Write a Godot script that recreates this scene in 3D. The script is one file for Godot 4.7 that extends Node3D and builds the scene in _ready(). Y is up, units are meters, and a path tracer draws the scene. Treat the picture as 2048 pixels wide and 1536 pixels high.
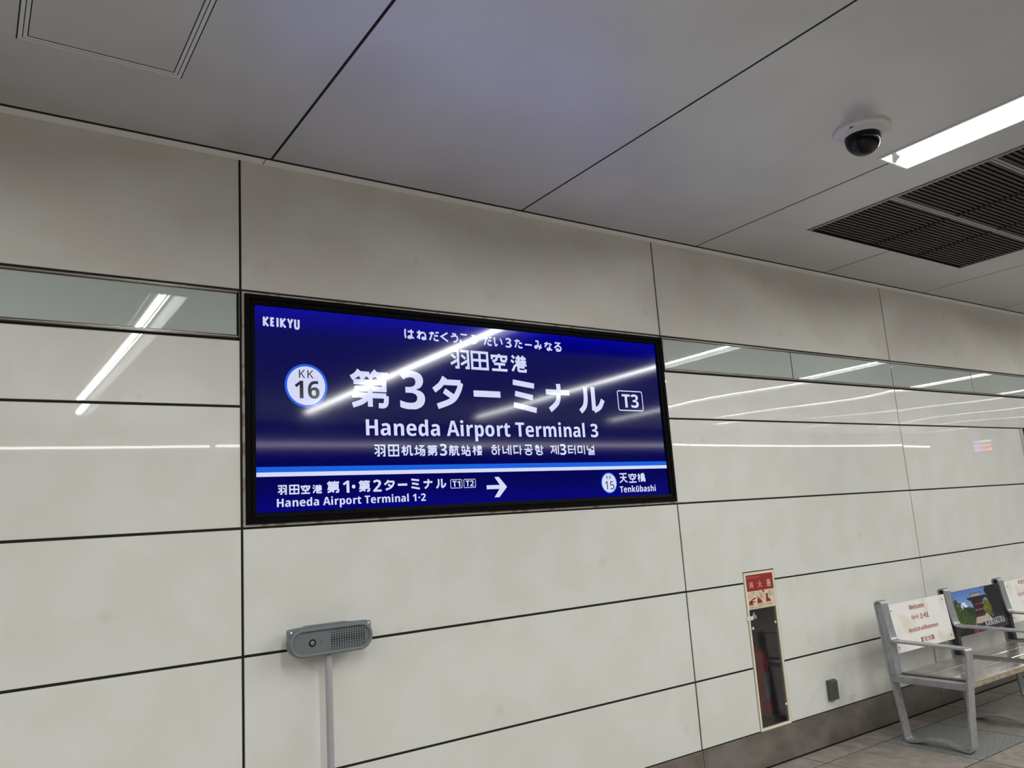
extends Node3D

const CEIL := 3.1635
const ROW := [0.2009, 0.5623, 1.057, 1.5585, 2.061, 2.348]   # panel joints above the floor; the glass band runs 2.348 .. 2.566
const BAND_TOP := 2.566
const GAP := 0.0052
const SIGN_L := 0.0585
const SIGN_R := 2.437
const SIGN_B := 1.6165
const SIGN_T := 2.504

var rng := RandomNumberGenerator.new()
var taken := {}
var M := {}
var bold: SystemFont
var regular: SystemFont
var serif: SystemFont


func _ready():
	rng.seed = 7
	# ---------------------------------------------------------------- camera
	var cam := Camera3D.new()
	cam.name = "camera"
	cam.fov = 51.66086
	cam.near = 0.05
	cam.far = 200.0
	cam.position = Vector3(-0.93763, 1.49747, 3.32567)
	cam.rotation_degrees = Vector3(10.08935, -34.90105, -3.88052)
	add_child(cam)
	cam.current = true
	# ---------------------------------------------------------------- surroundings and exposure
	var we := WorldEnvironment.new()
	we.name = "surroundings"
	var env := Environment.new()
	env.background_mode = Environment.BG_COLOR
	env.background_color = Color(0, 0, 0)
	env.tonemap_mode = Environment.TONE_MAPPER_LINEAR
	env.tonemap_exposure = 0.91
	env.sdfgi_enabled = true
	env.ssao_enabled = true
	env.ssil_enabled = true
	we.environment = env
	add_child(we)
	bold = font("Droid Sans", 700)
	regular = font("Droid Sans", 400)
	serif = font("Droid Serif", 400)
	make_materials()
	# ---------------------------------------------------------------- the lamps' light (lamps themselves further down)
	var lamp_rows := []
	for k in range(-2, 8):
		lamp_rows.append(Vector3(0.13 if k == 0 else 0.145 + 2.71 * k, 2.13 if k == 0 else 1.378, 7.05))
	# ---------------------------------------------------------------- setting
	build_wall_front()
	build_ceiling(lamp_rows)
	build_floor()
	build_other_walls()
	# ---------------------------------------------------------------- things
	for i in lamp_rows.size():
		ceiling_light(lamp_rows[i], i)
	edge_light()
	station_sign()
	vent_grille()
	bench()
	extinguisher_cabinet()
	fire_extinguisher()
	intercom()
	dome_camera()
	access_hatch()
	wall_box()
	wall_display()
	departure_board()


# ====================================================================== helpers
func font(family: String, weight: int) -> SystemFont:
	var f := SystemFont.new()
	f.font_names = PackedStringArray([family])
	f.font_weight = weight
	return f


func numbered(called: String) -> String:
	taken[called] = taken.get(called, -1) + 1
	return called if taken[called] == 0 else "%s_%03d" % [called, taken[called]]


func tag(o: Node3D, label: String, category: String, group := "") -> Node3D:
	o.set_meta("label", label)
	o.set_meta("category", category)
	if group:
		o.set_meta("group", group)
	return o


func thing(called: String, label: String, category: String, at := Vector3.ZERO, group := "") -> Node3D:
	var o := Node3D.new()
	o.name = numbered(called)
	o.position = at
	add_child(o)
	return tag(o, label, category, group)


func structure(called: String) -> Node3D:
	var o := Node3D.new()
	o.name = called
	o.set_meta("kind", "structure")
	add_child(o)
	return o


func start() -> SurfaceTool:
	var st := SurfaceTool.new()
	st.begin(Mesh.PRIMITIVE_TRIANGLES)
	st.set_smooth_group(-1)
	return st


func done(st: SurfaceTool, called: String, mat: Material, parent: Node, normals := true) -> MeshInstance3D:
	if normals:
		st.generate_normals()
	var o := MeshInstance3D.new()
	o.name = called
	o.mesh = st.commit()
	o.material_override = mat
	o.cast_shadow = GeometryInstance3D.SHADOW_CASTING_SETTING_ON
	parent.add_child(o, true)
	return o


func put(mesh: Mesh, called: String, mat: Material, parent: Node) -> MeshInstance3D:
	var o := MeshInstance3D.new()
	o.name = called
	o.mesh = mesh
	o.material_override = mat
	parent.add_child(o, true)
	return o


# a planar convex face whose points run counter-clockwise seen from outside (Godot wants clockwise)
func face(st: SurfaceTool, p: Array) -> void:
	for i in range(1, p.size() - 1):
		st.add_vertex(p[0]); st.add_vertex(p[i + 1]); st.add_vertex(p[i])


func face_from(st: SurfaceTool, p: Array, inside: Vector3) -> void:
	var c := Vector3.ZERO
	for v in p:
		c += v
	c /= p.size()
	var n: Vector3 = (p[1] - p[0]).cross(p[2] - p[0])
	if n.dot(c - inside) < 0.0:
		p.reverse()
	face(st, p)


# a box from lo to hi with chamfered edges
func bx(st: SurfaceTool, lo: Vector3, hi: Vector3, b := 0.0, t := Transform3D()) -> void:
	var c := (lo + hi) / 2.0
	var h := (hi - lo) / 2.0
	var inside := t * c
	for a in 3:
		var u := (a + 1) % 3
		var w := (a + 2) % 3
		for s in [-1.0, 1.0]:
			var q := []
			for k in [[-1, -1], [1, -1], [1, 1], [-1, 1]]:
				var v := Vector3.ZERO
				v[a] = s * h[a]
				v[u] = k[0] * (h[u] - b)
				v[w] = k[1] * (h[w] - b)
				q.append(t * (c + v))
			face_from(st, q, inside)
	if b <= 0.0:
		return
	for a in 3:
		var u := (a + 1) % 3
		var w := (a + 2) % 3
		for su in [-1.0, 1.0]:
			for sw in [-1.0, 1.0]:
				var q := []
				for k in [[-1, 0], [1, 0], [1, 1], [-1, 1]]:
					var v := Vector3.ZERO
					v[a] = k[0] * (h[a] - b)
					v[u] = su * (h[u] - (b if k[1] == 1 else 0.0))
					v[w] = sw * (h[w] - (b if k[1] == 0 else 0.0))
					q.append(t * (c + v))
				face_from(st, q, inside)
	for sx in [-1.0, 1.0]:
		for sy in [-1.0, 1.0]:
			for sz in [-1.0, 1.0]:
				var s := Vector3(sx, sy, sz)
				face_from(st, [t * (c + s * (h - Vector3(0, b, b))), t * (c + s * (h - Vector3(b, 0, b))), t * (c + s * (h - Vector3(b, b, 0)))], inside)


func box_part(called: String, lo: Vector3, hi: Vector3, mat: Material, parent: Node, b := 0.0) -> MeshInstance3D:
	var st := start()
	bx(st, lo, hi, b)
	return done(st, called, mat, parent)


# a polygon (counter-clockwise, in XY) pushed from z0 to z1
func extrude(st: SurfaceTool, poly: PackedVector2Array, z0: float, z1: float, t := Transform3D()) -> void:
	if Geometry2D.is_polygon_clockwise(poly):
		poly.reverse()
	var idx := Geometry2D.triangulate_polygon(poly)
	for k in range(0, idx.size(), 3):
		var a := poly[idx[k]]
		var b := poly[idx[k + 1]]
		var c := poly[idx[k + 2]]
		if (b - a).cross(c - a) < 0.0:
			var s := b
			b = c
			c = s
		face(st, [t * Vector3(a.x, a.y, z1), t * Vector3(b.x, b.y, z1), t * Vector3(c.x, c.y, z1)])
		face(st, [t * Vector3(a.x, a.y, z0), t * Vector3(c.x, c.y, z0), t * Vector3(b.x, b.y, z0)])
	for k in poly.size():
		var a := poly[k]
		var b := poly[(k + 1) % poly.size()]
		face(st, [t * Vector3(a.x, a.y, z0), t * Vector3(b.x, b.y, z0), t * Vector3(b.x, b.y, z1), t * Vector3(a.x, a.y, z1)])


# rings of equally many points; each counter-clockwise seen from the side the next one lies on
func loft(st: SurfaceTool, rings: Array, cap_first := false, cap_last := true, group := 1) -> void:
	st.set_smooth_group(group)
	for r in range(rings.size() - 1):
		var a: Array = rings[r]
		var b: Array = rings[r + 1]
		var n: int = a.size()
		for k in n:
			var j := (k + 1) % n
			face(st, [a[k], a[j], b[j], b[k]])
	st.set_smooth_group(-1)
	if cap_first:
		var q: Array = rings[0].duplicate()
		q.reverse()
		fan(st, q)
	if cap_last:
		fan(st, rings[-1])


func fan(st: SurfaceTool, q: Array) -> void:
	var c := Vector3.ZERO
	for v in q:
		c += v
	c /= q.size()
	for k in q.size():
		face(st, [c, q[k], q[(k + 1) % q.size()]])


# a profile of (radius, height) turned round the y axis, from the top of the outside downwards or upwards alike
func lathe(st: SurfaceTool, prof: Array, segs: int, t := Transform3D(), group := 1) -> void:
	st.set_smooth_group(group)
	for i in range(prof.size() - 1):
		var a: Vector2 = prof[i]
		var b: Vector2 = prof[i + 1]
		for k in segs:
			var f := TAU * k / segs
			var g := TAU * (k + 1) / segs
			var p := [t * Vector3(a.x * cos(f), a.y, a.x * sin(f)), t * Vector3(a.x * cos(g), a.y, a.x * sin(g)), t * Vector3(b.x * cos(g), b.y, b.x * sin(g)), t * Vector3(b.x * cos(f), b.y, b.x * sin(f))]
			if a.x < 0.00001:
				face(st, [p[0], p[2], p[3]])
			elif b.x < 0.00001:
				face(st, [p[0], p[1], p[2]])
			else:
				face(st, p)
	st.set_smooth_group(-1)


func tube(st: SurfaceTool, pts: Array, r: float, segs := 12) -> void:
	var rings := []
	var side := Vector3.RIGHT
	for i in pts.size():
		var d: Vector3 = (pts[mini(i + 1, pts.size() - 1)] - pts[maxi(i - 1, 0)]).normalized()
		side = (side - d * side.dot(d)).normalized()
		var up := d.cross(side)
		var ring := []
		for k in segs:
			var f := TAU * k / segs
			ring.append(pts[i] + (side * cos(f) + up * sin(f)) * r)
		rings.append(ring)
	loft(st, rings, true, true)


func stadium(w: float, h: float, n := 12) -> PackedVector2Array:
	var out := PackedVector2Array()
	var r := h / 2.0
	for k in n + 1:
		var f := -PI / 2 + PI * k / n
		out.append(Vector2(w / 2 - r + r * cos(f), r * sin(f)))
	for k in n + 1:
		var f := PI / 2 + PI * k / n
		out.append(Vector2(-w / 2 + r + r * cos(f), r * sin(f)))
	return out


func round_rect(x0: float, y0: float, x1: float, y1: float, r: float, n := 5) -> PackedVector2Array:
	var out := PackedVector2Array()
	for q in [[x1 - r, y0 + r, -PI / 2], [x1 - r, y1 - r, 0.0], [x0 + r, y1 - r, PI / 2], [x0 + r, y0 + r, PI]]:
		for k in n + 1:
			var f: float = q[2] + PI / 2 * k / n
			out.append(Vector2(q[0] + r * cos(f), q[1] + r * sin(f)))
	return out


func raise(poly: PackedVector2Array, z: float, t := Transform3D()) -> Array:
	var out := []
	for v in poly:
		out.append(t * Vector3(v.x, v.y, z))
	return out


# a flat ring between two outlines of equal count, facing +z
func ring_face(st: SurfaceTool, outer: PackedVector2Array, inner: PackedVector2Array, z: float, t := Transform3D()) -> void:
	for k in outer.size():
		var j := (k + 1) % outer.size()
		face(st, [t * Vector3(outer[k].x, outer[k].y, z), t * Vector3(outer[j].x, outer[j].y, z), t * Vector3(inner[j].x, inner[j].y, z), t * Vector3(inner[k].x, inner[k].y, z)])


func disc(cx: float, cy: float, rx: float, ry: float, n := 40) -> PackedVector2Array:
	var out := PackedVector2Array()
	for k in n:
		out.append(Vector2(cx + rx * cos(TAU * k / n), cy + ry * sin(TAU * k / n)))
	return out


# a rectangular picture-frame moulding: profile of (inset, z) swept round x0..x1, y0..y1
func moulding(st: SurfaceTool, x0: float, y0: float, x1: float, y1: float, prof: Array) -> void:
	for i in range(prof.size() - 1):
		var a: Vector2 = prof[i]
		var b: Vector2 = prof[i + 1]
		var pa := [Vector3(x0 + a.x, y0 + a.x, a.y), Vector3(x1 - a.x, y0 + a.x, a.y), Vector3(x1 - a.x, y1 - a.x, a.y), Vector3(x0 + a.x, y1 - a.x, a.y)]
		var pb := [Vector3(x0 + b.x, y0 + b.x, b.y), Vector3(x1 - b.x, y0 + b.x, b.y), Vector3(x1 - b.x, y1 - b.x, b.y), Vector3(x0 + b.x, y1 - b.x, b.y)]
		for k in 4:
			face(st, [pa[k], pa[(k + 1) % 4], pb[(k + 1) % 4], pb[k]])


# ---------------------------------------------------------------- lettering
# Latin text as flat faces: its outline is fitted to x0..x1, with its baseline and the height of its capitals
func latin(st: SurfaceTool, text: String, f: Font, x0: float, x1: float, base: float, cap: float, z: float, t := Transform3D()) -> void:
	var ref := TextMesh.new()
	ref.font = f
	ref.font_size = 64
	ref.depth = 0.0
	ref.pixel_size = 0.01
	ref.text = "H"
	var rb := ref.get_aabb()
	ref = TextMesh.new()
	ref.font = f
	ref.font_size = 64
	ref.depth = 0.0
	ref.pixel_size = 0.01
	ref.curve_step = 1.0
	ref.text = text
	var b := ref.get_aabb()
	var sx := (x1 - x0) / b.size.x
	var sy := cap / rb.size.y
	var arr := ref.surface_get_arrays(0)
	var v: PackedVector3Array = arr[Mesh.ARRAY_VERTEX]
	var idx: PackedInt32Array = arr[Mesh.ARRAY_INDEX] if arr[Mesh.ARRAY_INDEX] != null else PackedInt32Array(range(v.size()))
	for k in range(0, idx.size(), 3):
		var p := []
		for m in 3:
			var q := v[idx[k + m]]
			p.append(t * Vector3(x0 + (q.x - b.position.x) * sx, base + (q.y - rb.position.y) * sy, z))
		var n: Vector3 = (p[1] - p[0]).cross(p[2] - p[0])
		if n.dot(t.basis.z) < 0.0:
			p.reverse()
		face(st, p)


# characters that the fonts lack, as brush lines on a grid of 100 (y down); "~" marks a curve, "o" a ring
const GLYPH := {
	"羽": "4,8 44,8 44,96 28,96;10,30 32,48;6,80 40,58;56,8 96,8 96,96 80,96;62,30 82,48;58,80 92,58",
	"田": "8,6 92,6 92,96 8,96 8,6;50,6 50,96;8,50 92,50",
	"空": "50,0 50,14;7,34 7,14 93,14 93,34;~36,18 33,34 10,48;62,16 62,36 66,41 94,40;18,60 84,60;50,60 50,95;4,95 96,95",
	"港": "8,4 24,18;2,32 18,46;~24,64 16,84 6,98;32,18 98,18;50,0 50,38;78,0 78,38;28,38 100,38;~47,38 40,54 26,66;~81,38 88,54 100,62;46,55 80,55 80,72 46,72;46,55 46,92 52,97 92,97 95,84",
	"第": "~24,0 16,12 2,22;16,10 50,10;28,12 34,24;~68,0 58,12 48,22;60,10 100,10;72,12 80,24;8,32 88,32 88,51 16,51 11,69 93,69;~93,69 92,88 86,96 72,96;50,32 50,100;~47,70 30,86 4,97",
	"机": "2,26 44,26;24,0 24,100;~24,30 14,54 2,70;27,42 42,58;~56,8 56,54 50,80 36,98;56,8 82,8 82,88 86,94 98,94 99,78",
	"场": "2,30 38,30;20,2 20,80;0,88 40,74;46,7 88,7 46,42 98,42;~98,42 96,80 90,96 76,94;~66,44 56,66 42,78;~84,44 74,76 52,97",
	"航": "26,0 18,11;~10,12 11,64 3,98;10,12 40,12 40,90 34,97 26,95;0,50 50,50;24,22 28,36;24,62 28,78;74,0 74,16;52,16 100,16;~62,36 62,68 50,97;62,36 86,36 86,88 91,95 100,95 100,80",
	"站": "22,0 22,20;2,20 44,20;8,34 15,66;38,32 31,72;0,86 46,76;72,0 72,54;72,26 100,26;54,54 95,54 95,96 54,96 54,54",
	"楼": "2,26 38,26;20,0 20,100;~20,30 12,54 0,70;23,38 36,54;70,0 70,46;46,20 98,20;52,3 60,14;90,2 82,14;~68,22 60,36 44,46;~74,22 84,36 98,44;66,48 56,76 94,98;~88,62 78,86 46,100;42,64 100,64",
	"天": "5,6 95,6;10,44 90,44;~50,6 49,44 36,76 3,97;~52,46 66,76 98,97",
	"橋": "0,26 36,26;18,0 18,100;~18,30 10,54 0,68;21,40 34,54;88,2 48,10;42,22 100,22;~68,8 60,34 42,46;~74,22 84,36 98,44;58,34 84,34 84,48 58,48 58,34;46,100 46,60 97,60 97,92 88,98;60,70 82,70 82,86 60,86 60,70",
	"消": "8,4 22,16;2,34 16,44;~20,62 14,82 4,97;63,0 63,36;38,8 46,26;90,6 80,26;38,100 38,38 90,38 90,94 78,98;38,56 90,56;38,74 90,74",
	"火": "~50,2 50,40 36,76 5,97;~50,44 66,76 97,97;14,26 24,52;86,24 72,52",
	"器": "10,4 42,4 42,30 10,30 10,4;58,4 90,4 90,30 58,30 58,4;10,66 42,66 42,96 10,96 10,66;58,66 90,66 90,96 58,96 58,66;2,46 98,46;50,34 44,52 4,66;54,48 96,64",
	"歡": "2,14 50,14;16,2 16,24;36,2 36,24;4,30 20,30 20,44 4,44 4,30;30,30 46,30 46,44 30,44 30,30;12,52 4,66;8,60 8,98 50,98;8,62 48,62;8,74 46,74;8,86 46,86;28,52 28,98;66,2 56,30;62,18 98,18 92,34;~76,34 72,66 52,98;~76,50 84,80 98,98",
	"欢": "2,14 40,14;~40,14 30,60 2,96;6,34 42,88;62,2 50,32;58,20 96,20 90,38;~72,36 68,66 46,98;~72,50 84,80 98,98",
	"迎": "10,4 20,14;2,34 18,34 18,74;~2,96 18,78 44,95 100,96;52,8 36,16 36,72 54,60;62,14 96,14 96,64 86,70;62,14 62,86",
	"光": "50,0 50,40;18,8 28,30;84,6 72,30;2,42 98,42;~36,42 34,72 4,98;62,42 62,88 68,95 96,95 98,76",
	"临": "10,10 10,80;30,2 30,98;58,2 46,30;54,18 98,18;66,26 76,40;46,52 96,52 96,94 46,94 46,52;71,52 71,94",
	"臨": "6,4 6,98 46,98;6,4 44,4;6,32 42,32 42,64 6,64;24,4 24,32;24,64 24,98;64,2 54,26;58,16 98,16;60,28 88,28 88,50 60,50 60,28;52,62 70,62 70,96 52,96 52,62;78,62 98,62 98,96 78,96 78,62",
	"は": "~12,2 8,30 8,66 14,98;36,26 97,26;~71,2 72,40 73,74 67,92 52,97 39,89 46,76 66,76 97,95",
	"ね": "26,2 26,98;2,28 38,26 4,86;~4,86 30,48 58,25 80,28 91,54 86,86 70,97 55,88 62,76 80,80 99,95",
	"だ": "2,22 52,20;~32,2 22,50 4,97;50,46 88,44;~48,68 53,90 72,96 94,93;68,3 77,18;85,0 94,14",
	"く": "80,1 24,48 82,99",
	"う": "~24,3 48,10 74,11;~6,42 48,29 80,33 90,54 78,82 34,98",
	"こ": "~14,9 50,12 88,10;~10,64 13,86 36,95 94,90",
	"い": "~8,8 7,50 18,88 38,72;~76,16 90,40 96,72",
	"た": "2,22 68,20;~36,2 24,50 6,97;54,46 94,44;~50,70 54,90 70,96 98,92",
	"ー": "4,50 96,50",
	"み": "16,6 55,6;~55,6 46,50 30,80 12,86 5,74 16,62 46,62 98,78;~84,38 80,70 56,98",
	"な": "2,22 58,20;~36,2 26,34 6,62;66,14 96,32;~68,36 69,60 69,82 58,96 40,95 34,84 48,74 70,80 97,95",
	"る": "16,6 80,6 8,66;~8,66 40,43 70,41 92,62 85,88 58,98 35,95 33,80 50,75 68,88 67,94",
	"タ": "~40,2 26,26 3,46;36,18 92,18;~92,18 84,44 62,76 13,98;36,46 68,68",
	"ミ": "8,4 92,14;14,42 84,54;6,80 96,97",
	"ナ": "4,33 96,33;~54,2 54,36 46,70 16,98",
	"ル": "~27,6 27,50 20,78 3,97;58,3 58,92;~58,92 82,78 97,50",
	"하": "16,5 48,5;2,25 62,25;o 32,67 24 25;80,0 80,100;80,46 99,46",
	"네": "6,8 6,80 50,74;42,44 68,44;68,2 68,97;93,0 93,100",
	"다": "56,9 8,9 8,82 62,76;80,0 80,100;80,44 99,44",
	"공": "12,6 82,6 82,34;46,24 46,48;2,48 98,48;o 50,81 34 18",
	"항": "14,4 42,4;2,18 56,18;o 29,42 20 14;78,0 78,57;78,28 99,28;o 52,82 34 17",
	"제": "2,12 54,12;~30,12 26,52 2,84;28,44 50,76;46,44 68,44;68,2 68,97;93,0 93,100",
	"터": "58,8 8,8 8,82 62,77;8,45 54,45;60,44 86,44;86,0 86,100",
	"미": "6,12 56,12 56,78 6,78 6,12;90,0 90,100",
	"널": "6,4 6,46 52,42;56,22 84,22;84,0 84,52;20,60 84,60 84,77 20,77 20,97 92,97",
	"어": "o 28,46 22 32;56,46 84,46;84,0 84,100",
	"서": "~30,8 26,48 2,82;30,44 56,78;58,42 84,42;84,0 84,100",
	"오": "o 50,30 28 25;50,56 50,86;2,86 98,86",
	"세": "~28,8 24,48 2,82;28,44 50,74;46,42 68,42;68,2 68,97;92,0 92,100",
	"요": "o 50,28 28 22;36,50 36,86;64,50 64,86;2,86 98,86",
	"heavy K": "16,0 16,100;86,0 26,52 90,100",
	"heavy E": "16,0 16,100;16,11 92,11;16,50 84,50;16,89 92,89",
	"heavy I": "50,0 50,100",
	"heavy Y": "8,0 50,54 92,0;50,50 50,100",
	"heavy U": "14,0 14,76 30,92 70,92 86,76 86,0",
}


func brush_line(st: SurfaceTool, pts: PackedVector2Array, w: float, z: float, t: Transform3D) -> void:
	var closed := pts.size() > 3 and pts[0].distance_to(pts[-1]) < 0.0000001
	if closed:
		pts = pts.slice(0, pts.size() - 1)
	var n := pts.size()
	var left := []
	var right := []
	for i in n:
		var before := pts[(i - 1 + n) % n] if closed or i > 0 else pts[i]
		var after := pts[(i + 1) % n] if closed or i < n - 1 else pts[i]
		var d0 := (pts[i] - before).normalized() if before != pts[i] else (after - pts[i]).normalized()
		var d1 := (after - pts[i]).normalized() if after != pts[i] else d0
		var m := d0 + d1
		m = m.normalized() if m.length() > 0.05 else d0
		var nrm := Vector2(-m.y, m.x)
		var k := w / 2.0 / maxf(0.42, nrm.dot(Vector2(-d0.y, d0.x)))
		left.append(pts[i] + nrm * k)
		right.append(pts[i] - nrm * k)
	for i in (n if closed else n - 1):
		var j := (i + 1) % n
		face(st, [t * Vector3(right[i].x, right[i].y, z), t * Vector3(right[j].x, right[j].y, z), t * Vector3(left[j].x, left[j].y, z), t * Vector3(left[i].x, left[i].y, z)])


# one such character, its ink fitted to x0..x1, y0..y1 with lines of width w
func glyph(st: SurfaceTool, c: String, x0: float, x1: float, y0: float, y1: float, w: float, z: float, t := Transform3D()) -> void:
	var lines := []
	var lo := Vector2(1e9, 1e9)
	var hi := Vector2(-1e9, -1e9)
	for stroke in GLYPH[c].split(";"):
		var pts := PackedVector2Array()
		if stroke.begins_with("o"):
			var q: PackedFloat64Array = stroke.substr(2).replace(",", " ").split_floats(" ")
			pts = disc(q[0], q[1], q[2], q[3], 20)
			pts.append(pts[0])
		else:
			var curve: bool = stroke.begins_with("~")
			for pair in stroke.trim_prefix("~").split(" "):
				var xy: PackedFloat64Array = pair.split_floats(",")
				pts.append(Vector2(xy[0], xy[1]))
			if curve:
				var fine := PackedVector2Array()
				for i in pts.size() - 1:
					for k in 5:
						fine.append(pts[i].cubic_interpolate(pts[i + 1], pts[maxi(i - 1, 0)], pts[mini(i + 2, pts.size() - 1)], k / 5.0))
				fine.append(pts[-1])
				pts = fine
		for p in pts:
			lo = lo.min(p)
			hi = hi.max(p)
		lines.append(pts)
	for pts in lines:
		var out := PackedVector2Array()
		for p in pts:
			var u: float = (p.x - lo.x) / (hi.x - lo.x) if hi.x - lo.x > 1.0 else 0.5
			var v: float = (p.y - lo.y) / (hi.y - lo.y) if hi.y - lo.y > 1.0 else 0.5
			out.append(Vector2(lerpf(x0 + w / 2, x1 - w / 2, u), lerpf(y1 - w / 2, y0 + w / 2, v)))
		brush_line(st, out, w, z, t)


# characters spread over given spans "x0 x1" (millimetres), all between y0 and y1
func glyphs(st: SurfaceTool, chars: Array, spans: Array, y0: float, y1: float, w: float, z: float, t := Transform3D()) -> void:
	for i in chars.size():
		glyph(st, chars[i], spans[i].x / 1000.0, spans[i].y / 1000.0, y0, y1, w, z, t)


# ====================================================================== materials
func mat(called: String, c: Color, rough := 0.5, metal := 0.0) -> StandardMaterial3D:
	var m := StandardMaterial3D.new()
	m.resource_name = called
	m.albedo_color = c
	m.roughness = rough
	m.metallic = metal
	M[called] = m
	return m


func c8(r: int, g: int, b: int) -> Color:
	return Color(r / 255.0, g / 255.0, b / 255.0)


func noise_texture(freq: float, lo: Color, hi: Color, size := 512, seed_ := 1, octaves := 4, low := 0.25, high := 0.75) -> NoiseTexture2D:
	var n := FastNoiseLite.new()
	n.seed = seed_
	n.noise_type = FastNoiseLite.TYPE_SIMPLEX_SMOOTH
	n.frequency = freq
	n.fractal_octaves = octaves
	var t := NoiseTexture2D.new()
	t.noise = n
	t.width = size
	t.height = size
	t.seamless = true
	t.generate_mipmaps = false
	var g := Gradient.new()
	g.offsets = PackedFloat32Array([low, high])
	g.colors = PackedColorArray([lo, hi])
	t.color_ramp = g
	return t


func triplanar(m: StandardMaterial3D, scale: Vector3) -> void:
	m.uv1_triplanar = true
	m.uv1_world_triplanar = true
	m.uv1_scale = scale
	m.uv1_triplanar_sharpness = 8.0


# cloudy staining with a few scuffs and specks: the dirt of many hands on white enamel
func enamel_dirt() -> ImageTexture:
	var n := FastNoiseLite.new()
	n.seed = 11
	n.frequency = 0.006
	n.fractal_octaves = 5
	var size := 1024
	var im := n.get_seamless_image(size, size)
	im.convert(Image.FORMAT_RGB8)
	var data := im.get_data()
	for i in range(0, data.size(), 3):
		var v := clampf((data[i] / 255.0 - 0.25) / 0.5, 0.0, 1.0)
		v = v * v * (3.0 - 2.0 * v)
		data[i] = int(250.0 + 5.0 * v)
		data[i + 1] = int(249.0 + 6.0 * v)
		data[i + 2] = int(246.0 + 8.0 * v)
	im = Image.create_from_data(size, size, false, Image.FORMAT_RGB8, data)
	var r := RandomNumberGenerator.new()
	r.seed = 5
	for k in 46:                     # scuffs
		var p := Vector2(r.randf() * size, r.randf() * size)
		var a := r.randf_range(-0.5, 0.9)
		var bend := r.randf_range(-0.02, 0.02)
		var dark := r.randf_range(0.03, 0.16)
		for i in r.randi_range(6, 26):
			p += Vector2(cos(a), sin(a))
			a += bend
			dab(im, p, dark, Color(0.45, 0.42, 0.36))
	for k in 60:                     # specks
		dab(im, Vector2(r.randf() * size, r.randf() * size), r.randf_range(0.1, 0.4), Color(0.3, 0.28, 0.24))
	for k in 16:                     # yellowish rubbed patches
		var p := Vector2(r.randf() * size, r.randf() * size)
		var rad := r.randf_range(6, 20)
		for dy in range(-20, 21):
			for dx in range(-20, 21):
				var d := Vector2(dx * r.randf_range(0.9, 1.1), dy).length() / rad
				if d < 1.0:
					dab(im, p + Vector2(dx, dy), 0.10 * (1.0 - d), Color(0.62, 0.52, 0.38))
	return ImageTexture.create_from_image(im)


func dab(im: Image, p: Vector2, a: float, c: Color) -> void:
	var x := posmod(int(p.x), im.get_width())
	var y := posmod(int(p.y), im.get_height())
	im.set_pixel(x, y, im.get_pixel(x, y).lerp(c, a))


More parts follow.
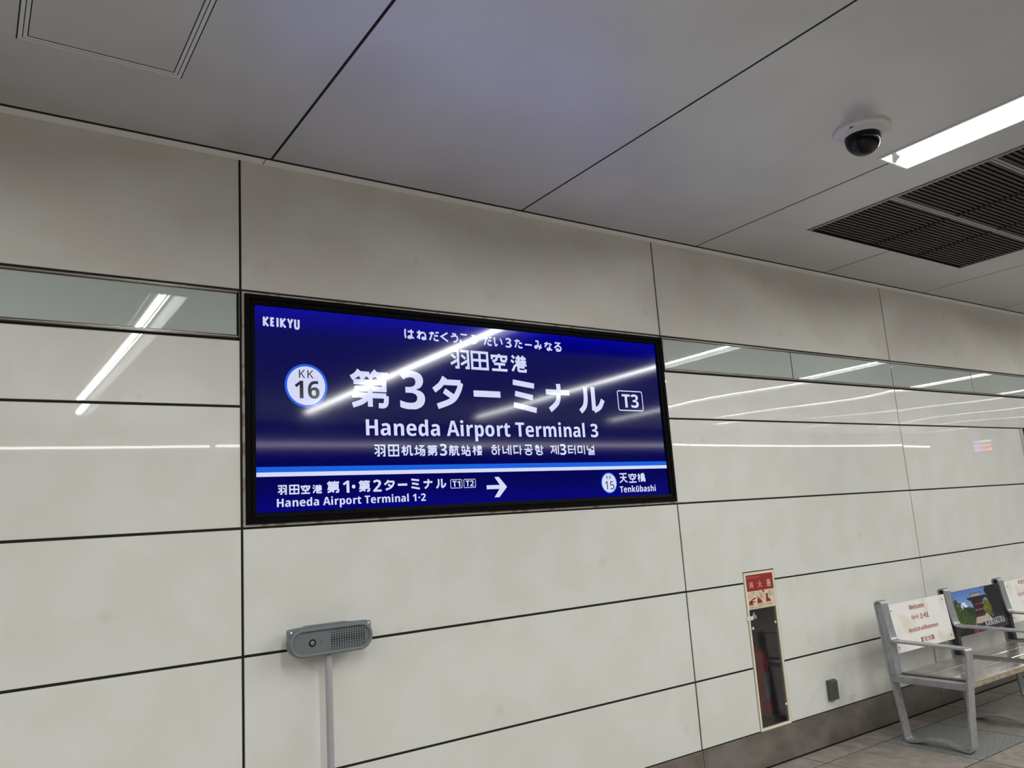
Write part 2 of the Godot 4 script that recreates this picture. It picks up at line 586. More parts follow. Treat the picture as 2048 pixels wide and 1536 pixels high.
func make_materials() -> void:
	var m := mat("matte_enamel", c8(217, 215, 210), 0.5)
	var dirt := enamel_dirt()
	m.albedo_texture = dirt
	m.metallic_specular = 0.3
	triplanar(m, Vector3(0.42, 0.42, 0.42))
	m = mat("white_enamel", c8(226, 227, 223), 0.34)
	m.albedo_texture = dirt
	m.clearcoat_enabled = true
	m.clearcoat = 1.0
	m.clearcoat_roughness = 0.02
	m.metallic_specular = 0.35
	triplanar(m, Vector3(0.42, 0.42, 0.42))
	m = mat("joint_black", c8(26, 25, 25), 0.9)
	m = mat("back_painted_glass", c8(188, 197, 193), 0.02)
	m.clearcoat_enabled = true
	m.clearcoat = 1.0
	m.clearcoat_roughness = 0.0
	m = mat("dark_steel", c8(92, 88, 84), 0.22, 0.9)
	m = mat("steel_edge", c8(196, 190, 180), 0.3, 0.8)
	m = mat("ceiling_paint", c8(204, 206, 209), 0.33, 0.25)
	m.albedo_texture = noise_texture(0.008, Color(0.97, 0.97, 0.97), Color(1, 1, 1), 512, 3)
	triplanar(m, Vector3(0.3, 0.3, 0.3))
	m = mat("ceiling_edge", c8(246, 247, 248), 0.35)
	m = mat("baseboard_steel", c8(146, 139, 134), 0.36, 0.55)
	m.albedo_texture = noise_texture(0.01, Color(0.86, 0.84, 0.82), Color(1, 1, 1), 512, 9)
	triplanar(m, Vector3(0.5, 0.9, 0.5))
	for k in 4:
		var g := 142 + 6 * k
		m = mat("floor_stone_%d" % k, c8(g, g - 6, g - 13), 0.34)
		m.albedo_texture = noise_texture(0.02, Color(0.88, 0.87, 0.86), Color(1, 1, 1), 512, 20 + k, 5)
		triplanar(m, Vector3(0.9, 0.9, 0.9))
	m = mat("granite", c8(166, 170, 166), 0.36)
	m.albedo_texture = noise_texture(0.11, Color(0.42, 0.43, 0.43), Color(1, 1, 1), 512, 31, 3, 0.35, 0.62)
	triplanar(m, Vector3(1.7, 1.7, 1.7))
	m = mat("grout", c8(30, 28, 27), 0.95)
	m = mat("back_wall", c8(70, 70, 70), 0.7)
	m = mat("lamp_white", c8(228, 228, 228), 0.5)
	m = mat("lamp_reflector", c8(128, 130, 131), 0.6)
	m = mat("lamp_glow", c8(250, 250, 250), 0.4)
	m.emission_enabled = true
	m.emission = Color(1.0, 1.0, 0.99)
	m.emission_energy_multiplier = 1.6
	for q in [["led_green", Color(0.35, 1.0, 0.75)], ["led_red", Color(1.0, 0.25, 0.35)], ["led_blue", Color(0.42, 0.42, 1.0)]]:
		m = mat(q[0], c8(20, 20, 20), 0.4)
		m.emission_enabled = true
		m.emission = q[1]
		m.emission_energy_multiplier = 3.0
	m = mat("edge_glow", c8(250, 250, 250), 0.4)
	m.emission_enabled = true
	m.emission = Color(1.0, 0.98, 0.96)
	m.emission_energy_multiplier = 13.0
	m = mat("black_frame", c8(10, 10, 12), 0.45)
	m.metallic_specular = 0.15
	m = mat("black_groove", c8(8, 8, 9), 0.7)
	m = mat("sign_trim", c8(182, 174, 160), 0.5, 0.2)
	m.albedo_texture = noise_texture(0.03, Color(0.8, 0.74, 0.68), Color(1, 1, 1), 512, 40, 5, 0.25, 0.4)
	triplanar(m, Vector3(0.8, 0.8, 0.8))
	m = mat("sign_blue", c8(0, 0, 30), 0.062)
	m.metallic_specular = 0.45
	m.emission_enabled = true
	m.emission = Color(1, 1, 1)
	m.emission_energy_multiplier = 1.0
	m.emission_operator = BaseMaterial3D.EMISSION_OP_MULTIPLY
	var gt := GradientTexture2D.new()
	gt.width = 8
	gt.height = 256
	gt.fill_from = Vector2(0, 0)
	gt.fill_to = Vector2(0, 1)
	var gr := Gradient.new()
	gr.offsets = PackedFloat32Array([0.0, 0.05, 0.14, 0.5, 0.88, 1.0])
	gr.colors = PackedColorArray([c8(0, 0, 156), c8(0, 0, 130), c8(0, 0, 82), c8(0, 0, 66), c8(0, 0, 86), c8(0, 0, 122)])
	gt.gradient = gr
	m.emission_texture = gt
	for q in [["sign_white", c8(150, 150, 165), Color(0.80, 0.83, 0.96), 0.86], ["sign_sky", c8(10, 60, 150), Color(0.10, 0.40, 0.92), 0.75]]:
		m = mat(q[0], q[1], 0.062)
		m.emission_enabled = true
		m.emission = q[2]
		m.emission_energy_multiplier = q[3]
	mat("sign_ink", c8(16, 14, 40), 0.12)
	m = mat("cast_aluminium", c8(164, 166, 169), 0.36, 0.5)
	m.albedo_texture = noise_texture(0.02, Color(0.93, 0.93, 0.93), Color(1, 1, 1), 512, 50, 4)
	triplanar(m, Vector3(1.5, 1.5, 1.5))
	mat("charcoal_cap", c8(46, 44, 46), 0.5)
	m = mat("bench_board", c8(236, 234, 232), 0.3)
	m.albedo_texture = noise_texture(0.008, Color(0.965, 0.945, 0.90), Color(1, 1, 1), 512, 58, 5, 0.2, 0.4)
	triplanar(m, Vector3(1.0, 1.0, 1.0))
	mat("board_core", c8(70, 66, 64), 0.6)
	mat("red_print", c8(158, 34, 38), 0.4)
	mat("white_print", c8(226, 224, 226), 0.4)
	m = mat("seat_laminate", c8(176, 174, 170), 0.2)
	m.albedo_texture = noise_texture(0.012, Color(0.82, 0.8, 0.77), Color(1, 1, 1), 512, 57, 4)
	triplanar(m, Vector3(1.2, 1.2, 2.5))
	m.clearcoat_enabled = true
	m.clearcoat_roughness = 0.08
	m = mat("plywood_edge", c8(176, 162, 142), 0.5)
	m.albedo_texture = noise_texture(0.03, Color(0.72, 0.68, 0.62), Color(1, 1, 1), 512, 58, 4)
	triplanar(m, Vector3(0.8, 9.0, 0.8))
	mat("bracket_steel", c8(132, 125, 118), 0.4, 0.3)
	mat("screw_steel", c8(120, 116, 110), 0.35, 0.8)
	mat("cabinet_cream", c8(232, 224, 200), 0.45)
	mat("cabinet_inside", c8(112, 108, 114), 0.7)
	mat("plate_cream", c8(226, 208, 180), 0.5)
	mat("plate_red", c8(150, 30, 36), 0.45)
	mat("plate_pink", c8(208, 140, 132), 0.5)
	mat("plate_brown", c8(96, 54, 46), 0.5)
	m = mat("smoked_acrylic", Color(0.06, 0.055, 0.06, 0.34), 0.05)
	m.transparency = BaseMaterial3D.TRANSPARENCY_ALPHA
	mat("extinguisher_red", c8(170, 22, 30), 0.3)
	mat("extinguisher_black", c8(30, 30, 32), 0.5)
	mat("extinguisher_label", c8(120, 128, 140), 0.5)
	mat("knob_white", c8(226, 226, 230), 0.4)
	m = mat("clear_plastic", Color(0.8, 0.8, 0.82, 0.35), 0.1)
	m.transparency = BaseMaterial3D.TRANSPARENCY_ALPHA
	mat("intercom_grey", c8(112, 119, 122), 0.42)
	mat("intercom_panel", c8(108, 113, 117), 0.4)
	mat("hole_black", c8(14, 14, 15), 0.9)
	mat("post_grey", c8(168, 168, 170), 0.35)
	m = mat("dome_smoke", c8(8, 10, 13), 0.03)
	m.metallic_specular = 0.38
	mat("camera_white", c8(214, 213, 214), 0.45)
	mat("grille_brown", c8(55, 53, 52), 0.5)
	mat("grille_trim", c8(170, 164, 158), 0.4, 0.3)
	mat("duct_black", c8(12, 11, 11), 0.9)
	mat("wall_box_grey", c8(84, 86, 84), 0.4, 0.3)
	mat("hatch_frame", c8(214, 216, 218), 0.4)
	mat("hatch_handle", c8(74, 58, 54), 0.5)
	mat("chrome", c8(226, 226, 226), 0.12, 1.0)


# ====================================================================== the setting
# an enamelled panel of the wall: its face bulges by about a millimetre, as pressed steel does
func wall_panel(parent: Node, x0: float, x1: float, y0: float, y1: float, finish := "white_enamel") -> void:
	x0 += GAP; x1 -= GAP; y0 += GAP; y1 -= GAP
	var st := SurfaceTool.new()
	st.begin(Mesh.PRIMITIVE_TRIANGLES)
	var nx := 14
	var ny := 8
	var c := 0.002
	var bulge := rng.randf_range(0.0003, 0.0009)
	var tip := Vector2(rng.randf_range(-0.0006, 0.0006), rng.randf_range(-0.0016, 0.0016))
	var lo := Vector2(x0 + c, y0 + c)
	var hi := Vector2(x1 - c, y1 - c)
	var at := func(i: int, j: int) -> Array:
		var u := float(i) / nx * 2.0 - 1.0
		var v := float(j) / ny * 2.0 - 1.0
		var p := Vector2(lerpf(lo.x, hi.x, (u + 1) / 2), lerpf(lo.y, hi.y, (v + 1) / 2))
		var half := (hi - lo) / 2
		var z := bulge * (1 - u * u) * (1 - v * v) + tip.x * u * half.x + tip.y * v * half.y
		var dx := bulge * -2 * u * (1 - v * v) / half.x + tip.x
		var dy := bulge * -2 * v * (1 - u * u) / half.y + tip.y
		return [Vector3(p.x, p.y, z), Vector3(-dx, -dy, 1).normalized()]
	for j in ny:
		for i in nx:
			for q in [[0, 0], [1, 1], [1, 0], [0, 0], [0, 1], [1, 1]]:
				var v: Array = at.call(i + q[0], j + q[1])
				st.set_normal(v[1])
				st.add_vertex(v[0])
	var outer := [Vector3(x0, y0, -c), Vector3(x1, y0, -c), Vector3(x1, y1, -c), Vector3(x0, y1, -c)]
	var inner := [at.call(0, 0)[0], at.call(nx, 0)[0], at.call(nx, ny)[0], at.call(0, ny)[0]]
	for k in 4:
		var j := (k + 1) % 4
		var back := Vector3(0, 0, -0.0045)
		for q in [[outer[k], outer[j], inner[j], inner[k]], [outer[k] + back, outer[j] + back, outer[j], outer[k]]]:
			st.set_normal((q[1] - q[0]).cross(q[2] - q[0]).normalized())
			face(st, q)
	done(st, "wall_panel", M[finish], parent, false)


func build_wall_front() -> void:
	var w := structure("wall_front")
	var x_left := -7.5
	var x_right := 20.0
	box_part("wall_backing", Vector3(x_left - 0.3, -0.3, -0.3), Vector3(3.0, CEIL + 0.4, -0.0068), M.joint_black, w)
	box_part("wall_backing", Vector3(3.287, -0.3, -0.3), Vector3(x_right + 0.3, CEIL + 0.4, -0.0068), M.joint_black, w)
	box_part("wall_backing", Vector3(3.0, 1.117, -0.3), Vector3(3.287, CEIL + 0.4, -0.0068), M.joint_black, w)
	box_part("wall_backing", Vector3(3.0, -0.3, -0.3), Vector3(3.287, 0.2009, -0.0068), M.joint_black, w)
	var k := 0
	var x := x_left
	while x < x_right - 0.1:
		var x1 := x + 2.5
		wall_panel(w, x, x1, BAND_TOP, CEIL + 0.008, "matte_enamel")
		if absf(x) > 0.1:                       # the sign takes the place of three rows between 0 and 2.5
			wall_panel(w, x, x1, ROW[4], ROW[5])
			wall_panel(w, x, x1, ROW[3], ROW[4])
		if absf(x - 2.5) < 0.1:                 # the extinguisher cabinet is let into these
			var a := 3.0 - GAP
			var b := 3.287 + GAP
			var st := start()
			var top := 1.117 + GAP
			extrude(st, PackedVector2Array([Vector2(x + GAP, ROW[2] + GAP), Vector2(a, ROW[2] + GAP), Vector2(a, top), Vector2(b, top), Vector2(b, ROW[2] + GAP), Vector2(x1 - GAP, ROW[2] + GAP), Vector2(x1 - GAP, ROW[3] - GAP), Vector2(x + GAP, ROW[3] - GAP)]), -0.0065, 0.0)
			done(st, "wall_panel", M.white_enamel, w)
			for j in 2:
				wall_panel(w, x, a + GAP, ROW[j], ROW[j + 1])
				wall_panel(w, b - GAP, x1, ROW[j], ROW[j + 1])
		else:
			for j in 3:
				wall_panel(w, x, x1, ROW[j], ROW[j + 1])
		x = x1
		k += 1
	# the band of back-painted glass in its steel channels
	for span in [Vector2(-7.5, -0.012), Vector2(2.512, 20.0)]:
		var joints := [span.x]
		var g := ceilf(span.x / 1.25 + 0.05) * 1.25
		while g < span.y - 0.05:
			joints.append(g)
			g += 1.25
		joints.append(span.y)
		for i in joints.size() - 1:
			box_part("glass_pane", Vector3(joints[i] + 0.005, ROW[5] + 0.017, -0.006), Vector3(joints[i + 1] - 0.005, BAND_TOP - 0.017, 0.0), M.back_painted_glass, w, 0.001)
		for y in [ROW[5] + 0.003, BAND_TOP - 0.019]:
			var st := start()
			bx(st, Vector3(span.x, y, -0.01), Vector3(span.y, y + 0.016, 0.004), 0.003)
			done(st, "steel_channel", M.dark_steel, w)
			st = start()
			bx(st, Vector3(span.x, y + 0.0055, 0.003), Vector3(span.y, y + 0.010, 0.008), 0.002)
			done(st, "steel_bead", M.steel_edge, w)
	for xx in [-0.012, 2.505]:
		box_part("steel_channel", Vector3(xx, ROW[5] + 0.003, -0.01), Vector3(xx + 0.008, BAND_TOP - 0.003, 0.007), M.dark_steel, w, 0.002)
	# baseboard
	var b := structure("baseboard_front")
	x = x_left
	while x < x_right - 0.1:
		box_part("baseboard_panel", Vector3(x + 0.002, 0.006, -0.018), Vector3(x + 2.498, ROW[0] - 0.001, 0.003), M.baseboard_steel, b, 0.001)
		x += 2.5


func build_ceiling(lamps: Array) -> void:
	var c := structure("ceiling")
	var x_left := -7.5
	var x_right := 20.0
	var holes := []
	for l in lamps:
		holes.append(PackedVector2Array([Vector2(l.x - 0.126, l.y - 0.006), Vector2(l.x + 0.126, l.y - 0.006), Vector2(l.x + 0.126, l.z + 0.006), Vector2(l.x - 0.126, l.z + 0.006)]))
	holes.append(PackedVector2Array([Vector2(3.268, 0.572), Vector2(5.122, 0.572), Vector2(5.122, 2.734), Vector2(3.268, 2.734)]))
	var t := Transform3D(Basis(Vector3(1, 0, 0), Vector3(0, 0, 1), Vector3(0, -1, 0)), Vector3(0, CEIL, 0))   # XY polygon -> XZ, pushed along -y
	var x := 0.12 - 1.355 * 6
	while x < x_right:
		var a := maxf(x + 0.006, x_left)
		var b := minf(x + 1.349, x_right)
		var pieces := [PackedVector2Array([Vector2(a, 0.073), Vector2(b, 0.073), Vector2(b, 8.2), Vector2(a, 8.2)])]
		for h in holes:
			var next := []
			for p in pieces:
				for q in Geometry2D.clip_polygons(p, h):
					if not Geometry2D.is_polygon_clockwise(q):
						next.append(q)
			pieces = next
		for p in pieces:
			var st := start()
			extrude(st, p, -0.003, 0.0, t)
			done(st, "ceiling_panel", M.ceiling_paint, c)
		x += 1.355
	for k in 28:
		var jx := 0.12 - 1.355 * 6 + 1.355 * k
		var spans := [Vector2(0.07, 8.2)]
		for l in lamps:
			if absf(l.x - jx) < 0.1:
				spans = [Vector2(0.07, l.y - 0.02), Vector2(l.z + 0.02, 8.2)]
		if absf(jx - 4.185) < 0.1:
			spans = [Vector2(0.07, 0.56), Vector2(2.75, 8.2)]
		if jx > x_left and jx < x_right:
			for v in spans:
				box_part("joint_backing", Vector3(jx - 0.03, CEIL + 0.0035, v.x), Vector3(jx + 0.03, CEIL + 0.02, v.y), M.joint_black, c)
	box_part("ceiling_slab", Vector3(x_left - 0.3, CEIL + 0.22, -0.3), Vector3(x_right + 0.3, CEIL + 0.5, 8.5), M.joint_black, c)
	# the pale strip between wall and ceiling panels
	var e := structure("trim_1")
	x = 0.10 - 1.355 * 6
	while x < x_right:
		box_part("edge_strip", Vector3(maxf(x, x_left) + 0.002, CEIL - 0.001, 0.001), Vector3(x + 1.353, CEIL + 0.0008, 0.054), M.ceiling_edge, e)
		x += 1.355
	box_part("shadow_gap", Vector3(x_left, CEIL + 0.0012, 0.001), Vector3(x_right, CEIL + 0.0029, 0.09), M.joint_black, e)


func build_floor() -> void:
	var f := structure("floor")
	box_part("floor_slab", Vector3(-7.8, -0.3, -0.3), Vector3(20.3, -0.0025, 8.5), M.grout, f)
	var xs := [-1.0]
	for v in [-0.32, 0.29, 0.90, 1.51, 2.11, 2.71, 3.32, 3.93, 4.545, 5.015, 5.62, 6.23, 6.84, 7.45, 8.06, 8.67, 9.28]:
		xs.append(v)
	var zs := [0.004, 0.185, 0.775, 1.37, 1.965, 2.56, 3.155, 3.75, 4.345, 4.94]
	var st: SurfaceTool
	for i in xs.size() - 1:
		for j in zs.size() - 1:
			st = start()
			bx(st, Vector3(xs[i] + 0.005, -0.012, zs[j] + 0.005), Vector3(xs[i + 1] - 0.005, 0.0, zs[j + 1] - 0.005), 0.0008)
			var stone: Material = M["floor_stone_%d" % rng.randi_range(0, 3)]
			if i == 8 and j == 1:
				stone = M.granite
			done(st, "floor_tile", stone, f)
	for r in [[-7.5, -1.0, 0.0, 8.2], [9.28, 20.0, 0.0, 8.2], [-1.0, 9.28, 4.94, 8.2]]:
		box_part("floor_field", Vector3(r[0], -0.012, r[2]), Vector3(r[1], 0.0, r[3]), M.floor_stone_1, f)


func build_other_walls() -> void:
	for q in [["wall_back", Vector3(-7.8, -0.3, 8.2), Vector3(20.3, CEIL + 0.5, 8.5)], ["wall_left", Vector3(-7.8, -0.3, -0.3), Vector3(-7.5, CEIL + 0.5, 8.5)], ["wall_right", Vector3(20.0, -0.3, -0.3), Vector3(20.3, CEIL + 0.5, 8.5)]]:
		var w := structure(q[0])
		box_part("wall_face", q[1], q[2], M.back_wall, w)


# ====================================================================== things
func ceiling_light(l: Vector3, i: int) -> void:
	var label: String = [
		"second strip light to the left of the one mirrored beside the sign",
		"strip light left of the one that the left end of the glass band mirrors",
		"strip light that the left end of the glass band mirrors as a steep streak",
		"long white strip light recessed in the ceiling beside the dome camera",
		"strip light beyond the vent grille, mirrored in the first glass pane right of the sign",
		"strip light mirrored in the second glass pane right of the sign",
		"strip light mirrored in the third glass pane right of the sign",
		"strip light mirrored in the fourth glass pane right of the sign",
		"second last strip light towards the far end of the platform",
		"last strip light towards the far end of the platform"][i]
	var o := thing("ceiling_light", label, "ceiling light", Vector3(l.x, CEIL, l.y), "recessed strip lights")
	var n := l.z - l.y
	var d := 0.066
	var lamp := 0.047
	var st := start()
	# slanted reflectors from the lips up to the lamp
	var lip := [Vector3(-0.12, 0, 0.001), Vector3(0.12, 0, 0.001), Vector3(0.12, 0, n - 0.001), Vector3(-0.12, 0, n - 0.001)]
	var top := [Vector3(-0.075, d, 0.03), Vector3(0.075, d, 0.03), Vector3(0.075, d, n - 0.03), Vector3(-0.075, d, n - 0.03)]
	var out := Vector3(0, 0.3, 0)
	for k in 4:
		var j := (k + 1) % 4
		face(st, [lip[j], lip[k], top[k], top[j]])
		face(st, [lip[k] + out * 0.02, lip[j] + out * 0.02, top[j] + out * 0.02, top[k] + out * 0.02])
	face(st, [top[0], top[1], top[2], top[3]])
	bx(st, Vector3(-0.075, d + 0.006, 0.03), Vector3(0.075, d + 0.012, n - 0.03))
	done(st, "reflector_trough", M.lamp_reflector, o)
	st = start()
	bx(st, Vector3(-0.132, -0.004, -0.012), Vector3(-0.117, 0.0, n + 0.012), 0.0015)
	bx(st, Vector3(0.117, -0.004, -0.012), Vector3(0.132, 0.0, n + 0.012), 0.0015)
	bx(st, Vector3(-0.117, -0.004, -0.012), Vector3(0.117, 0.0, 0.003), 0.0015)
	bx(st, Vector3(-0.117, -0.004, n - 0.003), Vector3(0.117, 0.0, n + 0.012), 0.0015)
	done(st, "rim", M.lamp_white, o)
	for k in 2:
		var z0 := 0.036 + k * (n - 0.072 + 0.012) / 2.0
		var z1 := z0 + (n - 0.072 - 0.012) / 2.0
		st = start()
		var arc := PackedVector2Array()
		for j in 13:
			arc.append(Vector2(-0.034 * cos(PI * j / 12.0), lamp - 0.024 * sin(PI * j / 12.0)))
		arc.append(Vector2(0.034, d - 0.001))
		arc.append(Vector2(-0.034, d - 0.001))
		extrude(st, arc, z0, z1)
		done(st, "diffuser", M.lamp_glow, o)
		for side in [-1.0, 1.0]:                # the half-round diffuser shines to both sides
			var a := AreaLight3D.new()
			a.name = "diffuser_light"
			a.area_size = Vector2(0.04, z1 - z0 - 0.006)
			a.area_normalize_energy = true
			a.light_color = Color(1.0, 1.0, 0.985)
			a.light_energy = 3.2
			a.area_range = 30.0
			a.area_attenuation = 2.0
			a.shadow_enabled = true
			a.position = Vector3(side * 0.0215, lamp - 0.0225, (z0 + z1) / 2)
			a.basis = Basis(Vector3.BACK, side * deg_to_rad(48.0)) * Basis(Vector3.RIGHT, -PI / 2)
			o.add_child(a, true)


func edge_light() -> void:
	# the row of lamps along the platform edge, which the wall mirrors as a level bright line
	var n := 9
	for k in n:
		var x0 := -7.2 + 3.0 * k
		var o := thing("edge_light", "slim lamp above the platform edge, mirrored as a level line in the wall", "ceiling light", Vector3(x0, 2.80, 7.6), "lamps along the platform edge")
		box_part("cove_board", Vector3(0, 0.0, 0.06), Vector3(2.98, CEIL - 2.80, 0.09), M.back_wall, o, 0.004)
		box_part("lamp_ledge", Vector3(0, -0.03, -0.06), Vector3(2.98, 0.0, 0.09), M.lamp_white, o, 0.004)
		var st := start()
		bx(st, Vector3(0.02, 0.0, -0.05), Vector3(2.94, 0.032, 0.0), 0.008)
		done(st, "diffuser", M.edge_glow, o)
		var a := AreaLight3D.new()
		a.name = "diffuser_light"
		a.area_size = Vector2(2.88, 0.045)
		a.light_color = Color(1.0, 0.97, 0.95)
		a.light_energy = 0.16
		a.area_range = 30.0
		a.area_attenuation = 2.0
		a.shadow_enabled = true
		a.position = Vector3(1.47, 0.055, -0.025)
		a.rotation_degrees = Vector3(90 + 35, 0, 0)
		o.add_child(a, true)


func station_sign() -> void:
	var o := thing("station_sign", "large backlit blue station name sign in a black frame on the white wall", "sign")
	var st := start()
	moulding(st, 0.0045, 1.5625, 2.4955, 2.5615, [Vector2(0, -0.018), Vector2(0, 0.003), Vector2(0.013, 0.003), Vector2(0.013, -0.018)])
	done(st, "edge_trim", M.sign_trim, o)
	st = start()
	moulding(st, 0.0135, 1.5725, 2.4865, 2.5505, [Vector2(0, -0.016), Vector2(0, 0.016), Vector2(0.002, 0.018), Vector2(0.019, 0.018), Vector2(0.021, 0.016), Vector2(0.021, 0.009)])
	moulding(st, 0.0345, 1.5935, 2.4655, 2.5295, [Vector2(0.0025, 0.009), Vector2(0.0025, 0.013), Vector2(0.0045, 0.015), Vector2(0.021, 0.012), Vector2(0.024, 0.001)])
	done(st, "frame", M.black_frame, o)
	st = start()
	moulding(st, 0.0345, 1.5935, 2.4655, 2.5295, [Vector2(0, 0.009), Vector2(0.0025, 0.009)])
	done(st, "frame_groove", M.black_groove, o)
	# the lit face
	var z := 0.002
	st = SurfaceTool.new()
	st.begin(Mesh.PRIMITIVE_TRIANGLES)
	var q := [Vector3(SIGN_L - 0.003, SIGN_B - 0.003, z), Vector3(SIGN_R + 0.003, SIGN_B - 0.003, z), Vector3(SIGN_R + 0.003, SIGN_T + 0.003, z), Vector3(SIGN_L - 0.003, SIGN_T + 0.003, z)]
	var uv := [Vector2(0, 1), Vector2(1, 1), Vector2(1, 0), Vector2(0, 0)]
	for k in [0, 2, 1, 0, 3, 2]:
		st.set_normal(Vector3(0, 0, 1))
		st.set_uv(uv[k])
		st.add_vertex(q[k])
	done(st, "lit_face", M.sign_blue, o, false)
	var p := z + 0.0005
	st = start()
	bx(st, Vector3(SIGN_L - 0.003, 1.7835, z - 0.001), Vector3(SIGN_R + 0.003, 1.8065, p))
	done(st, "blue_stripe", M.sign_sky, o)
	st = start()
	bx(st, Vector3(SIGN_L - 0.003, 1.7655, z - 0.001), Vector3(SIGN_R + 0.003, 1.7835, p))
	done(st, "white_stripe", M.sign_white, o)
	# operator's name, kana line, name
	st = start()
	var marks := ["heavy K", "heavy E", "heavy I", "heavy K", "heavy Y", "heavy U"]
	glyphs(st, marks, [Vector2(93, 121), Vector2(125, 146), Vector2(151, 163), Vector2(168, 197), Vector2(199, 228), Vector2(231, 256)], 2.412, 2.462, 0.0092, p)
	done(st, "operator_lettering", M.sign_white, o)
	st = start()
	glyphs(st, ["は", "ね", "だ", "く", "う", "こ", "う", "だ", "い", "た", "み", "な", "る"],
		[Vector2(771, 826), Vector2(835, 894), Vector2(903, 963), Vector2(970, 1016), Vector2(1026, 1071), Vector2(1080, 1131), Vector2(1138, 1184), Vector2(1220, 1275), Vector2(1285, 1339), Vector2(1411, 1469), Vector2(1542, 1596), Vector2(1607, 1665), Vector2(1674, 1727)], 2.412, 2.465, 0.0085, p)
	glyph(st, "ー", 1.477, 1.531, 2.431, 2.442, 0.0085, p)
	latin(st, "3", bold, 1.357, 1.395, 2.4115, 0.051, p)
	done(st, "kana_lettering", M.sign_white, o)
	st = start()
	glyphs(st, ["羽", "田", "空", "港"], [Vector2(1012, 1129), Vector2(1138, 1244), Vector2(1256, 1365), Vector2(1378, 1488)], 2.282, 2.38, 0.0135, p)
	done(st, "airport_lettering", M.sign_white, o)
	for ch in [["第", 0.479, 0.689, 2.064, 2.257, 0.0245], ["タ", 0.903, 1.085, 2.074, 2.248, 0.0285], ["ー", 1.127, 1.320, 2.143, 2.176, 0.032], ["ミ", 1.369, 1.542, 2.069, 2.243, 0.0285], ["ナ", 1.582, 1.770, 2.074, 2.247, 0.0285], ["ル", 1.812, 2.007, 2.071, 2.240, 0.0285]]:
		st = start()
		glyph(st, ch[0], ch[1], ch[2], ch[3], ch[4], ch[5], p)
		done(st, "terminal_character", M.sign_white, o)
	st = start()
	latin(st, "3", bold, 0.734, 0.867, 2.070, 0.182, p)
	done(st, "terminal_character", M.sign_white, o)
	st = start()
	var outer := round_rect(2.104, 2.0975, 2.300, 2.2155, 0.014)
	var inner := round_rect(2.110, 2.1035, 2.294, 2.2095, 0.009)
	ring_face(st, outer, inner, p)
	latin(st, "T3", bold, 2.138, 2.265, 2.117, 0.077, p)
	done(st, "terminal_badge", M.sign_white, o)
	st = start()
	latin(st, "Haneda Airport Terminal 3", bold, 0.556, 1.938, 1.944, 0.0735, p)
	done(st, "roman_lettering", M.sign_white, o)
	st = start()
	glyphs(st, ["羽", "田", "机", "场", "第", "航", "站", "楼"], [Vector2(590, 648), Vector2(662, 718), Vector2(727, 790), Vector2(794, 855), Vector2(864, 923), Vector2(981, 1042), Vector2(1050, 1107), Vector2(1115, 1177)], 1.847, 1.902, 0.0072, p)
	latin(st, "3", bold, 0.934, 0.973, 1.8485, 0.056, p)
	done(st, "chinese_lettering", M.sign_white, o)
	st = start()
	glyphs(st, ["하", "네", "다", "공", "항"], [Vector2(1225, 1285), Vector2(1295, 1349), Vector2(1362, 1418), Vector2(1426, 1487), Vector2(1495, 1555)], 1.847, 1.903, 0.007, p)
	done(st, "korean_lettering", M.sign_white, o)
	st = start()
	glyphs(st, ["제", "터", "미", "널"], [Vector2(1596, 1654), Vector2(1716, 1768), Vector2(1782, 1833), Vector2(1848, 1904)], 1.847, 1.903, 0.007, p)
	latin(st, "3", bold, 1.662, 1.704, 1.848, 0.057, p)
	done(st, "korean_lettering", M.sign_white, o)
	# the two next stations
	st = start()
	glyphs(st, ["羽", "田", "空", "港"], [Vector2(145, 186), Vector2(196, 240), Vector2(245, 290), Vector2(296, 343)], 1.689, 1.7295, 0.0062, p)
	glyphs(st, ["第", "第"], [Vector2(361, 424), Vector2(509, 570)], 1.687, 1.743, 0.0082, p)
	latin(st, "1", bold, 0.436, 0.467, 1.688, 0.053, p)
	latin(st, "2", bold, 0.581, 0.622, 1.688, 0.053, p)
	fan(st, raise(disc(0.4875, 1.714, 0.0085, 0.0085, 16), p))
	glyphs(st, ["タ", "ミ", "ナ", "ル"], [Vector2(633, 690), Vector2(769, 821), Vector2(833, 889), Vector2(901, 961)], 1.691, 1.743, 0.0088, p)
	glyph(st, "ー", 0.699, 0.757, 1.710, 1.7225, 0.010, p)
	latin(st, "Haneda Airport Terminal 1·2", bold, 0.143, 0.846, 1.638, 0.034, p)
	for b in [["T1", 0.982, 1.048], ["T2", 1.056, 1.125]]:
		ring_face(st, round_rect(b[1], 1.691, b[2], 1.734, 0.006), round_rect(b[1] + 0.003, 1.694, b[2] - 0.003, 1.731, 0.004), p)
		latin(st, b[0], bold, b[1] + 0.012, b[2] - 0.011, 1.6985, 0.028, p)
	done(st, "next_station_lettering", M.sign_white, o)
	st = start()
	extrude(st, PackedVector2Array([Vector2(1.187, 1.681), Vector2(1.262, 1.681), Vector2(1.230, 1.640), Vector2(1.259, 1.640), Vector2(1.308, 1.690), Vector2(1.262, 1.7405), Vector2(1.236, 1.7405), Vector2(1.266, 1.7005), Vector2(1.187, 1.7005)]), z - 0.001, p)
	done(st, "arrow", M.sign_white, o)
	st = start()
	glyphs(st, ["天", "空", "橋"], [Vector2(2062, 2126), Vector2(2131, 2195), Vector2(2199, 2262)], 1.6885, 1.7435, 0.0072, p)
	latin(st, "Tenkūbashi", bold, 2.061, 2.335, 1.637, 0.0335, p)
	done(st, "previous_station_lettering", M.sign_white, o)
